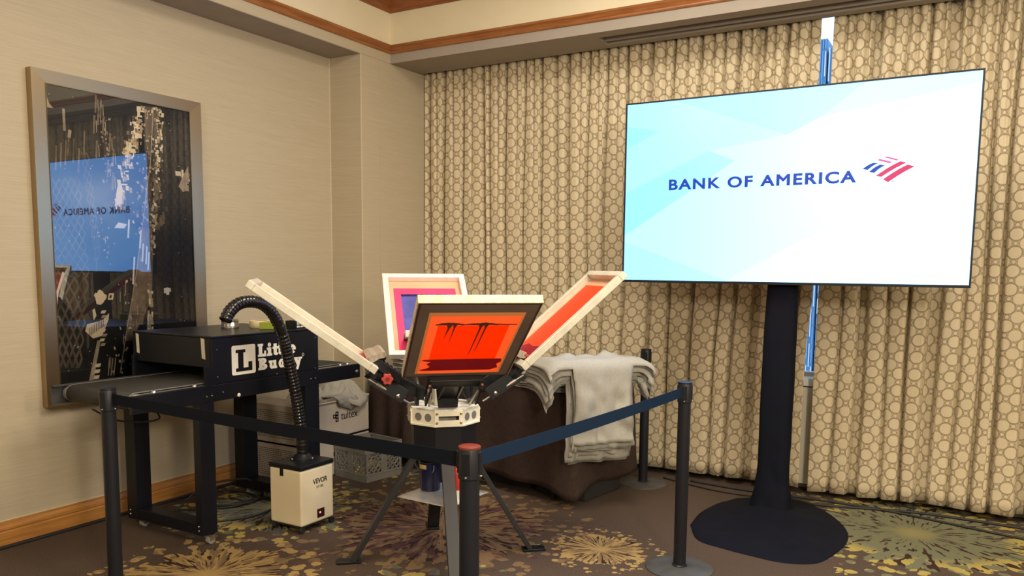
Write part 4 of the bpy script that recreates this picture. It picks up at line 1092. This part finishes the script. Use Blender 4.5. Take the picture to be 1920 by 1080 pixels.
for k in range(8):
    lab = '%s folded grey T-shirt from below in the left-end pile, behind the red knob' % (ORD[k] if k < 7 else 'topmost')
    folded_shirt(tp(1.58 + .015 * math.sin(k * 1.9), .32, TZ + .004 + k * .0165), .48, .54, .0150, -ta + .06 * math.sin(k * 2.7), 40 + k * 1.7, lab, 'folded T-shirts at the left end of the table', M_tee if k % 2 else M_tee2)
nD = 9
col0 = Vector((-2.222, 4.785, 0))
for k in range(nD):
    t_ = k / (nD - 1)       # 0 bottom ... 1 top
    if k == nD - 1: lab = 'topmost grey T-shirt draped over the table end, collar and body in view'
    elif k == 0: lab = 'lowest grey T-shirt draped over the table end, its hem lowest at left'
    else: lab = '%s grey T-shirt from below among those draped over the table end' % ORD[k]
    top = TZ + .168 + .0085 * k
    jit = Vector((.010 * math.sin(k * 2.7), .012 * math.cos(k * 1.9), 0))
    draped(k + 1, top, col0 + jit, 0, .238 + .002 * k, 0, lab, M_tee if k % 3 != 1 else M_tee2, 1.0, .76 - .012 * (k % 3) - (.05 if k in (3, 4) else 0), .105 + .006 * k)

# ------------------------------------------------------------------ screen printing press
PCx, PCy = -2.415, 3.447
pr = thing('screen_printing_press', 'four-head carousel screen printing press with white hub on black legs', 'screen printing press', (PCx, PCy, 0))
PC = Vector((PCx, PCy, 0)); PH0 = math.radians(-46.2)
def dirv(a): return Vector((math.cos(a), math.sin(a), 0))
def octa(r_, z0, z1, mb, a0=0.0, n=8, m=0):
    pts = [(r_ * math.cos(a0 + 2 * PI * k / n), r_ * math.sin(a0 + 2 * PI * k / n)) for k in range(n)]
    mb.prism(pts, PC + Vector((0, 0, z0)), (1, 0, 0), (0, 1, 0), (0, 0, z1 - z0), m)
AO = PH0 + PI / 8
q = MB(); octa(.178, .575, .734, q, AO); q.obj('drum', M_black, pr, bevel=.004)
q = MB(); octa(.190, .734, .742, q, AO); q.obj('drum_flange', M_black, pr)
q = MB(); octa(.196, .742, .750, q, AO); q.obj('hub_plate', M_white, pr, label='white lower octagonal plate')
q = MB(); octa(.190, .822, .831, q, AO); q.obj('hub_plate', M_whitedirty, pr, label='ink-stained white upper octagonal plate')
q = MB(); octa(.125, .750, .822, q, AO); q.obj('hub_core', M_grey, pr)
ap = .190 * math.cos(PI / 8)
for k in range(8):
    a = PH0 + k * PI / 4; n_ = dirv(a); s_ = Vector((-n_.y, n_.x, 0)); hw = .190 * math.sin(PI / 8)
    o0 = PC + n_ * (ap - .004) + Vector((0, 0, .750))
    if k % 2 == 0:
        # bracket with a long slot: two rails and two posts
        q = MB()
        for z0, z1 in ((0, .025), (.047, .072)): q.prism([(-hw, z0), (hw, z0), (hw, z1), (-hw, z1)], o0, s_, (0, 0, 1), n_ * .010)
        for c0, c1 in ((-hw, -hw + .020), (hw - .020, hw)): q.prism([(c0, .025), (c1, .025), (c1, .047), (c0, .047)], o0, s_, (0, 0, 1), n_ * .010)
        br = q.obj('slotted_bracket', M_white, pr)
        for c0 in (-hw + .011, hw - .011):
            for z in (.0125, .0595): bolt(br, o0 + s_ * c0 + Vector((0, 0, z)) + n_ * .010, n_, .007, mat('brass_screw', (.42, .33, .18), .35, .8) if 'brass_screw' not in bpy.data.materials else bpy.data.materials['brass_screw'])
    else:
        q = MB(); q.prism([(-hw, 0), (hw, 0), (hw, .072), (-hw, .072)], o0 - n_ * .006, s_, (0, 0, 1), n_ * .008); pl = q.obj('side_plate', M_white, pr)
        for c0 in (-.032, .030):
            Mq = n_.to_track_quat('Z', 'Y').to_matrix().to_4x4()
            MB().lathe([(.021, 0), (.021, .0012), (.0, .0012)], o0 + s_ * c0 + Vector((0, 0, .036)) + n_ * .0022, 20, M=Mq).obj('hole_shade_disc', mat('hole_shade_grey', (.17, .16, .14), .6) if 'hole_shade_grey' not in bpy.data.materials else bpy.data.materials['hole_shade_grey'], pl)  # flat disc; the dark inside of the hole is put into its colour
# central bearing block above the hub
q = MB(); octa(.075, .831, .915, q, PH0 + PI / 4, 4); q.obj('bearing_block', M_white, pr, bevel=.004)
q = MB(); octa(.060, .915, .95, q, PH0, 12); q.obj('bearing_cap', M_black, pr)
# legs
for k in range(4):
    a = math.radians(-47.5) + k * PI / 2; n_ = dirv(a); R = .507
    top_ = PC + n_ * .125 + Vector((0, 0, .60)); bot = PC + n_ * (R - .03) + Vector((0, 0, .012)); s_ = Vector((-n_.y, n_.x, 0))
    q = MB(); q.bar(bot, top_, .068, .026, upv=s_.cross((top_ - bot).normalized())); lg_ = q.obj('leg', M_legs, pr, bevel=.003)
    q = MB(); q.prism([(-.034, -.05), (.034, -.05), (.034, .075), (-.034, .075)], PC + n_ * (R - .02), s_, n_, (0, 0, .014)); q.obj('foot', M_black, lg_, bevel=.002)
    bolt(lg_, PC + n_ * .250 + Vector((0, 0, .342)) + n_ * .01, (n_ + Vector((0, 0, .8))).normalized(), .005)
# tray shelf hung between the legs
q = MB(); pts = [(.245 * math.cos(math.radians(-47.5) + k * PI / 2), .245 * math.sin(math.radians(-47.5) + k * PI / 2)) for k in range(4)]
q.prism(pts, PC + Vector((0, 0, .338)), (1, 0, 0), (0, 1, 0), (0, 0, .005)); q.obj('tray', mat('tray_white', (.66, .65, .62), .25, .2, var=.1, vscale=12), pr)
# heads
heads = [  # azimuth offset, tilt
    (0, .155, 31.5), (-90, -.131, 35.8), (180, -.823, 38.3), (90, .80, 41.4)]
R0, Z0, FL, FW_, FT = .376, 1.028, .727, .517, .038
def headM(k):
    da, fine_, th = heads[k]; a = PH0 + math.radians(da + fine_); th = math.radians(th)
    ax = dirv(a) * math.cos(th) + Vector((0, 0, math.sin(th))); n_ = -dirv(a) * math.sin(th) + Vector((0, 0, math.cos(th))); s_ = n_.cross(ax)
    o = PC + dirv(a) * R0 + Vector((0, 0, Z0))
    return Matrix(((ax.x, s_.x, n_.x, o.x), (ax.y, s_.y, n_.y, o.y), (ax.z, s_.z, n_.z, o.z), (0, 0, 0, 1))), a
for k in range(4):
    Mh, a = headM(k); n_ = dirv(a); s_ = Vector((-n_.y, n_.x, 0))
    # pivot arm up from the hub to the clamp
    P0 = PC + n_ * .10 + Vector((0, 0, .885)); P1 = Mh @ Vector((-.045, 0, .004)); P2 = Mh @ Vector((.02, 0, -.012))
    q = MB(); q.bar(P0 + s_ * .045, P1 + s_ * .045, .012, .060); q.bar(P0 - s_ * .045, P1 - s_ * .045, .012, .060); q.bar(P0 + n_ * .03, P1, .085, .022)
    arm = q.obj('head_arm', M_black, pr, bevel=.002)
    q = MB(); q.prism([(-.05, -.05), (.05, -.05), (.06, .045), (-.06, .045)], PC + n_ * .135 + Vector((0, 0, .885)), s_, (0, 0, 1), n_ * .014); q.obj('pivot_plate', M_black, arm, bevel=.002)
    q = MB(); q.box((-.060, -.130, -.030), (.012, .130, -.002), M=Mh); q.box((-.060, -.130, -.030), (-.030, .130, .052), M=Mh); q.box((-.034, -.105, .040), (.030, .105, .050), M=Mh)
    cl = q.obj('screen_clamp', M_black, pr, bevel=.003)
    for c0 in (-.125, .125):
        q = MB(); q.bar(Mh @ Vector((-.01, c0 * .96, -.028)), PC + n_ * .215 + s_ * c0 + Vector((0, 0, .892)), .010, .075, upv=n_); q.obj('side_plate', M_black, arm, bevel=.002)
        pA = PC + n_ * .19 + s_ * c0 * .82 + Vector((0, 0, .855)); pB = Mh @ Vector((-.005, c0 * 1.02, -.045))
        q = MB(); q.cyl(pA.lerp(pB, .22), pA.lerp(pB, .80), .0115, n=16); q.cyl(pA, pB, .006, n=10); q.obj('gas_spring', M_steel, arm, smooth=40)
        bolt(arm, PC + n_ * .25 + s_ * (c0 * 1.06) + Vector((0, 0, .90)), s_ * (1 if c0 > 0 else -1), .011, M_chrome)
    for c0 in (-.07, .07):
        MB().lathe([(.010, 0), (.010, .022), (.020, .024), (.022, .034), (.018, .042), (0, .042)], Mh @ Vector((-.005, c0, .050)), 16, M=Mh.to_3x3().to_4x4()).obj('clamp_knob', M_black, cl, smooth=40)
# the visible left head: tilt adjuster with comb of micro screws and a red knob
Mh, a = headM(1); n_ = dirv(a); s_ = Vector((-n_.y, n_.x, 0))
q = MB()
for i in range(6): q.box((-.13 + i * .024, .02, .030), (-.118 + i * .024, .15, .075), M=Mh)
q.box((-.14, .012, .022), (.02, .028, .07), M=Mh); q.box((-.14, .145, .022), (.02, .158, .07), M=Mh)
q.obj('adjuster', M_black, pr, bevel=.002)
kp = Mh @ Vector((-.075, .165, .012)); Mk = s_.to_track_quat('Z', 'Y').to_matrix().to_4x4()
prk = MB(); lob = []
for i in range(48):
    t_ = 2 * PI * i / 48; rr4 = .027 + .003 * math.cos(6 * t_); lob.append((rr4 * math.cos(t_), rr4 * math.sin(t_)))
U_ = Mk @ Vector((1, 0, 0)); V_ = Mk @ Vector((0, 1, 0)); prk.prism(lob, kp, U_, V_, s_ * .026); kb = prk.obj('red_knob', M_redknob, pr, bevel=.004)
MB().lathe([(.011, 0), (.011, .002), (.007, .002), (.007, -.002)], kp + s_ * .027, 16, M=Mk).obj('knob_cap', mat('knob_dark_red', (.25, .02, .015), .4), kb)

# ------------------------------------------------------------------ the four screens
def ragged(u0, u1, v, amp, seed, n=26): return [(u0 + (u1 - u0) * i / n, v + amp * nz(i * .9 + seed, seed, 1)) for i in range(n + 1)]
def screen(k, lab, barm, layers_top, layers_bot, meshcol):
    Mh, a = headM(k)
    o = thing('printing_screen', lab, 'printing screen', tuple(Mh.translation), 'printing screens held in the press heads')
    hw = FW_ / 2; B = .036
    for (x0, x1, y0, y1) in ((0, B, -hw, hw), (FL - B, FL, -hw, hw), (B, FL - B, -hw, -hw + B), (B, FL - B, hw - B, hw)):
        MB().box((x0, y0, 0), (x1, y1, FT), M=Mh).obj('frame_bar', barm, o, bevel=.003)
    t = NT('screen_mesh_%d' % k); t.base(meshcol); t.b.inputs['Roughness'].default_value = .6
    tl = t.node('ShaderNodeBsdfTranslucent'); tl.inputs[0].default_value = (*meshcol, 1); mx = t.node('ShaderNodeMixShader'); mx.inputs[0].default_value = .35
    t.l.new(t.b.outputs[0], mx.inputs[1]); t.l.new(tl.outputs[0], mx.inputs[2]); t.l.new(mx.outputs[0], t.out.inputs[0])
    tr2 = t.node('ShaderNodeBsdfTransparent'); mx2 = t.node('ShaderNodeMixShader'); mx2.inputs[0].default_value = .8
    t.l.new(mx.outputs[0], mx2.inputs[1]); t.l.new(tr2.outputs[0], mx2.inputs[2]); t.l.new(mx2.outputs[0], t.out.inputs[0])
    MB().box((B * .3, -hw + B * .3, .0006), (FL - B * .3, hw - B * .3, .0014), M=Mh).obj('mesh_fabric', t.mat, o)
    for side, Ls in ((1, layers_top), (-1, layers_bot)):
        for i, (nm, poly, m) in enumerate(Ls):
            z = .0016 + .0003 * i if side > 0 else -.0004 - .0003 * i
            q = MB()
            for pl_ in (poly if isinstance(poly[0], list) else [poly]):
                q.prism([(u, v) for u, v in (pl_ if side > 0 else pl_[::-1])], Mh @ Vector((0, 0, z)), Mh.to_3x3() @ Vector((1, 0, 0)), Mh.to_3x3() @ Vector((0, 1, 0)), Mh.to_3x3() @ Vector((0, 0, .0003 * side)))
            q.obj(nm, m, o)
    return o
def ring(o, i):
    (a, b, c, d), (e, f, g, h) = o, i
    return [[(a, c), (b, c), (b, g), (a, g)], [(a, h), (b, h), (b, d), (a, d)], [(a, g), (e, g), (e, h), (a, h)], [(f, g), (b, g), (b, h), (f, h)]]
def rect(u0, u1, v0, v1): return [(u0, v0), (u1, v0), (u1, v1), (u0, v1)]
def glowm(name, c, tr_=.4, rough=.5, var=.06):
    t = NT(name); n = t.noise(t.coord('Object'), 5.0, 3.0); t.l.new(t.mix(t.step(n, .3, .7), tuple(x * (1 - var) for x in c), tuple(min(1, x * (1 + var)) for x in c)), t.b.inputs['Base Color'])
    t.b.inputs['Roughness'].default_value = rough
    tl = t.node('ShaderNodeBsdfTranslucent'); tl.inputs[0].default_value = (*c, 1); mx = t.node('ShaderNodeMixShader'); mx.inputs[0].default_value = tr_
    t.l.new(t.b.outputs[0], mx.inputs[1]); t.l.new(tl.outputs[0], mx.inputs[2]); t.l.new(mx.outputs[0], t.out.inputs[0])
    return t.mat
G_taupe = mat('taupe_tape', (.19, .135, .105), .45, var=.1)
G_maroonedge = mat('maroon_tape', (.07, .02, .02), .4)
G_tan = glowm('tan_mesh', (.70, .42, .22), .75)
G_salmon = glowm('salmon_emulsion', (1.0, .34, .15), .88)
G_orange = glowm('orange_emulsion', (1.0, .17, .006), .88)
G_maroon = glowm('dark_red_ink', (.48, .007, .030), .45)
G_drip = mat('brown_ink', (.13, .030, .018), .4)
G_peach = glowm('peach_mesh', (.86, .50, .30), .3)
G_pink = glowm('pink_emulsion', (.95, .07, .22), .3)
G_navy = mat('blue_ink', (.075, .075, .30), .4, var=.25, vscale=9)
G_darkblue = mat('dark_blue_ink', (.012, .010, .085), .35)
G_coral = glowm('coral_emulsion', (.95, .085, .02), .35)
HW = FW_ / 2
# front screen: u grows away from the hub (up in view), v to the right as seen from the camera
b0, b1, b2, b3, b4, b5 = (.004, FL - .004, -HW + .004, HW - .004), (.012, FL - .016, -HW + .014, HW - .014), (.040, FL - .080, -HW + .056, HW - .056), (.048, FL - .112, -HW + .068, HW - .066), (.19, FL - .195, -HW + .105, HW - .105), (.19, FL - .195, -HW + .105, HW - .105)
fb = [('tape_border', ring(b0, b1), G_maroonedge), ('tape_border', ring(b1, b2), G_taupe), ('mesh_border', ring(b2, b3), G_tan),
      ('emulsion', ring(b3, b4), G_salmon), ('emulsion', rect(*b4), G_orange),
      ('ink_pool', [(.075, -.170), (.075, .150), (.100, .185), (.14, .172), (.165, .19), (.198, .185), (.20, .10), (.199, -.10), (.198, -.175), (.185, -.186), (.172, -.14), (.15, -.16), (.12, -.14), (.10, -.155), (.085, -.19)], G_maroon)]
def dripline(): 
    top = [(.545 + .010 * abs(nz(i * .8, 3, 3)) + (.016 * math.exp(-((-.17 + i * .0125 + .11) / .035) ** 2)) + .012 * math.exp(-((-.17 + i * .0125 - .04) / .05) ** 2), -.165 + i * .0125) for i in range(29)]
    bot = [(.537 + .004 * nz(i * .7, 8, 1), -.165 + i * .0125) for i in range(29)]
    return bot + top[::-1]
fb.append(('ink_ridge', dripline(), G_drip))
for v, u_end, w, sk in ((-.105, .40, .006, .02), (-.082, .36, .004, .012), (.030, .22, .005, .03), (.052, .25, .0045, .028)):
    fb.append(('ink_drip', [(.542, v - w * 2.2), (.542, v + w * 2.2), (.515, v + w * .9), (u_end + .05, v + w * .35 - sk * .3), (u_end, v - sk * .5), (u_end + .05, v - w * .35 - sk * .3), (.515, v - w * .9)], G_drip))
ft = []
screen(0, 'red-orange screen tilted up at the front of the press, underside facing the camera', M_aluworn, ft, fb, (.5, .22, .12))
screen(1, 'cream-barred screen tilted up on the left head of the press, seen edge on', M_alu, [('mesh_border', ring((.037, FL - .037, -HW + .037, HW - .037), (.09, FL - .09, -HW + .08, HW - .08)), G_peach), ('emulsion', rect(.09, FL - .09, -HW + .08, HW - .08), G_coral)], [], (.8, .4, .25))
rt_ = [('mesh_border', ring((.037, FL - .037, -HW + .037, HW - .037), (.05, FL - .105, -HW + .065, HW - .065)), G_peach), ('emulsion', rect(.05, FL - .105, -HW + .065, HW - .065), G_pink),
       ('ink_print', [(.20, -.150)] + [(u, v) for v, u in ragged(-.150, .150, .560, .012, 4)] + [(.20, .150)], G_navy),
       ('ink_ridge', [(.545, -.150)] + [(u, v) for v, u in ragged(-.150, .150, .566, .006, 9)] + [(.545, .150)], G_darkblue)]
screen(2, 'white-framed screen with pink emulsion and blue ink on the rear head', M_aluwhite, rt_, [], (.9, .5, .4))
rr5 = [('mesh_border', ring((.037, FL - .037, -HW + .037, HW - .037), (.05, FL - .085, -HW + .060, HW - .060)), G_peach), ('emulsion', rect(.05, FL - .085, -HW + .060, HW - .060), G_coral), ('ink_pool', [(.08, -.17), (.08, .17), (.13, .175), (.16, .10), (.15, 0), (.165, -.1), (.13, -.175)], G_maroon)]
screen(3, 'coral red screen tilted up on the right head of the press', M_alu, rr5, [], (.85, .4, .25))
# squeegees resting in the screens
def squeegee(k, u, v0, v1, lab, mh, mbld, tilt=.5):
    Mh, a = headM(k); o = thing('squeegee', lab, 'squeegee', tuple(Mh @ Vector((u, 0, .01))), 'squeegees resting in the screens')
    Ms = Mh @ Matrix.Translation((u, 0, .006)) @ Matrix.Rotation(tilt, 4, 'Y')
    q = MB(); q.box((-.005, v0, 0), (.005, v1, .040), M=Ms); q.obj('blade', mbld, o)
    q = MB(); prof = [(-.016, .030), (.016, .030), (.020, .060), (.014, .085), (.018, .115), (.010, .128), (-.010, .128), (-.018, .115), (-.014, .085), (-.020, .060)]
    m3 = Ms.to_3x3(); q.prism(prof, Ms @ Vector((0, v0, 0)), m3 @ Vector((1, 0, 0)), m3 @ Vector((0, 0, 1)), m3 @ Vector((0, v1 - v0, 0))); q.obj('handle', mh, o, bevel=.003)
    return o
squeegee(1, .075, -.17, .17, 'grey-tan wooden squeegee in the left screen beside the red knob', M_wood, M_redknob, -.6)
sq = squeegee(2, .155, -.165, .165, 'squeegee with black and silver handle in the pink and blue screen', M_blackmat, M_redknob, -.55)
Mh, a = headM(2); Ms = Mh @ Matrix.Translation((.155, 0, .006)) @ Matrix.Rotation(-.55, 4, 'Y'); q = MB(); q.box((-.021, -.166, .092), (.021, .166, .130), M=Ms); q.obj('cap', mat('cap_silver', (.42, .42, .40), .4, .5), sq, bevel=.004)
squeegee(3, .085, -.16, .16, 'grey-tan wooden squeegee in the right coral screen', M_wood, M_redknob, -.6)

# bucket and container on the tray
bk = thing('ink_bucket', 'dark blue plastic bucket standing on the white press tray', 'bucket', (-2.526, 3.48, .343))
MB().lathe([(.048, 0), (.053, .004), (.061, .150), (.064, .152), (.064, .160), (.059, .160), (.051, .010), (0, .010)], (-2.525, 3.480, .343), 32).obj('pail', M_bucket, bk, smooth=40)
q = MB(); q.tube([(-2.525 + .062 * math.cos(i * PI / 12), 3.480 + .062 * math.sin(i * PI / 12) * .3 - .055, .495 - .06 * math.sin(i * PI / 12)) for i in range(13)], .002, 6); q.obj('handle', M_steel, bk)
q = MB(); q.grid([[(-2.525 + (.0535 + .0085 * z / .15 + .0012) * math.cos(a), 3.480 + (.0535 + .0085 * z / .15 + .0012) * math.sin(a), .343 + z) for a in [-2.1 + i * .1 for i in range(9)]] for z in (.125, .138, .149)]); q.obj('ink_smear', M_gold, bk, label='yellowish smear below the bucket rim')
rc = thing('red_container', 'tall red container with white base on the press tray, beside front stanchion', 'container', (-2.27, 3.365, .343))
MB().lathe([(.030, 0), (.032, .004), (.032, .060)], (-2.29, 3.385, .343), 24).obj('base', M_printw, rc, smooth=40)
MB().lathe([(.032, .060), (.032, .165), (.026, .178), (.012, .182), (.012, .20), (0, .20)], (-2.29, 3.385, .343), 24).obj('bottle', M_redp, rc, smooth=40)

# ------------------------------------------------------------------ stanchions and belts
def stanchion(x, y, lab, capm, base=True):
    o = thing('stanchion', lab, 'stanchion', (x, y, 0), 'black belt stanchions')
    MB().lathe([(.0, .016), (.04, .016), (.045, .018), (.10, .016), (.165, .010), (.174, .006), (.175, 0)][::-1], (x, y, 0), 48).obj('base', M_basegrey, o, smooth=50)
    MB().lathe([(.038, .014), (.038, .020), (.0325, .024), (.0325, .880)], (x, y, 0), 32).obj('post', M_post, o, smooth=40)
    q = MB(); q.lathe([(.0325, .872), (.0365, .876), (.0365, .968), (.034, .974)], (x, y, 0), 32); hd_ = q.obj('head', M_post, o, smooth=40)
    for k in range(4):
        a = math.radians(-75) + k * PI / 2; n_ = dirv(a); s_ = Vector((-n_.y, n_.x, 0))
        q = MB(); q.prism([(-.012, .892), (.012, .892), (.012, .962), (-.012, .962)], Vector((x, y, 0)) + n_ * .034, s_, (0, 0, 1), n_ * .0045); q.obj('belt_slot', M_black, hd_, bevel=.001)
        bolt(hd_, Vector((x, y, .884)) + n_ * .0365, n_, .0035, M_grey, 'screw')
    MB().lathe([(.036, .972), (.037, .976), (.036, .980), (.030, .982), (0, .982)], (x, y, 0), 32).obj('cap', capm, o, smooth=50, label='red cap disc' if capm is M_capred else None)
    return o
SL_, SCn, SR_, SB_ = (-3.462, 2.242), (-1.385, 2.122), (-1.268, 3.945), (-2.035, 5.42)
stanchion(*SL_, 'black stanchion at the left in front of the dryer belt', M_post)
stanchion(*SCn, 'black stanchion with red cap nearest the camera, before the press', M_capred)
stanchion(*SR_, 'black stanchion at the right beside the black base drape', M_post)
stanchion(*SB_, 'black stanchion standing at the back between the table and curtain', M_post)
def belt(p, q_, lab, m, sag=.012):
    p = Vector((*p, 0)); q_ = Vector((*q_, 0)); d = (q_ - p).normalized(); a = p + d * .037; b_ = q_ - d * .037; n = 24; rows = []
    for z in (.905, .955):
        row = []
        for i in range(n + 1):
            s_ = i / n; c = a.lerp(b_, s_); row.append((c.x, c.y, z - sag * 4 * s_ * (1 - s_)))
        rows.append(row)
    w = MB(); w.grid(rows); o = thing('barrier_belt', lab, 'belt', tuple(a.lerp(b_, .5) + Vector((0, 0, .9))))
    w.obj('webbing', m, o, solid=.0022)
    e = MB(); s_ = Vector((-d.y, d.x, 0)); e.bar(b_ + Vector((0, 0, .930)) - d * .012, b_ + Vector((0, 0, .930)) + d * .002, .012, .058); e.obj('end_clip', M_black, o, bevel=.002)
belt(SL_, SCn, 'black barrier belt stretched from the left stanchion to the red-capped one', M_web, .004)
belt(SR_, SCn, 'navy barrier belt stretched from the right stanchion to the red-capped one', M_webblue, .008)

# ------------------------------------------------------------------ cables
def cable(pts, r_, lab, n=8, m=None):
    q = MB(); q.tube(bez(pts, n), r_, 8); return tag(q.obj('power_cable', m or M_rubber, smooth=180), lab, 'cable')
cable([(XL + .03, -1.0, .008), (XL + .030, 1.5, .008), (XL + .034, 2.6, .008), (XL + .03, 3.3, .008), (XL + .04, 3.9, .008)], .011, 'black cable lying along the foot of the left baseboard')
cable([(-4.25, 3.15, .012), (-4.15, 3.30, .16), (-4.08, 3.52, .17), (-4.14, 3.70, .10), (-4.2, 3.78, .02)], .007, 'black cable arching up from the floor beneath the dryer')
cable([(-4.30, 3.20, .012), (-4.05, 3.45, .012), (-4.12, 3.68, .013), (-4.38, 3.66, .018), (-4.42, 3.45, .013), (-4.20, 3.35, .018), (-4.02, 3.55, .018), (-4.15, 3.78, .012), (-4.4, 3.8, .010)], .007, 'tangled black cable coiled on the carpet beneath the dryer')
cable([(-3.96, 3.10, .008), (-3.80, 3.38, .008), (-3.83, 3.60, .008), (-3.93, 3.72, .009), (-4.05, 3.66, .012), (-4.1, 3.5, .009)], .007, 'black cable looping across the carpet flower beneath the dryer')
cable([(-3.56, 3.47, .008), (-3.66, 3.50, .008), (-3.76, 3.50, .009), (-3.72, 3.54, .008), (-3.60, 3.56, .008), (-3.50, 3.60, .008)], .006, 'black cable doubled back beside the cream fume extractor')
cable([(-4.0, 2.50, .79), (-3.97, 2.60, .72), (-3.95, 2.75, .685), (-3.98, 2.88, .68), (-4.1, 2.95, .70)], .005, 'thin black cable sagging under the left end of the dryer belt')
cable([(-1.75, 5.64, .008), (-1.35, 5.60, .008), (-.9, 5.62, .008), (-.45, 5.60, .008), (-.1, 5.52, .008), (.3, 5.42, .008), (.8, 5.38, .008)], .008, 'black cable along the floor below the curtain hem')
cable([(-1.05, 5.56, .008), (-.85, 5.50, .008), (-.55, 5.58, .008), (-.2, 5.66, .008), (.4, 5.64, .008)], .009, 'second black cable at the foot of the right curtain')
cable([(-1.95, 5.62, .008), (-1.6, 5.50, .008), (-1.35, 5.47, .008), (-1.15, 5.50, .012)], .005, 'thin black cable running from table to the draped base')
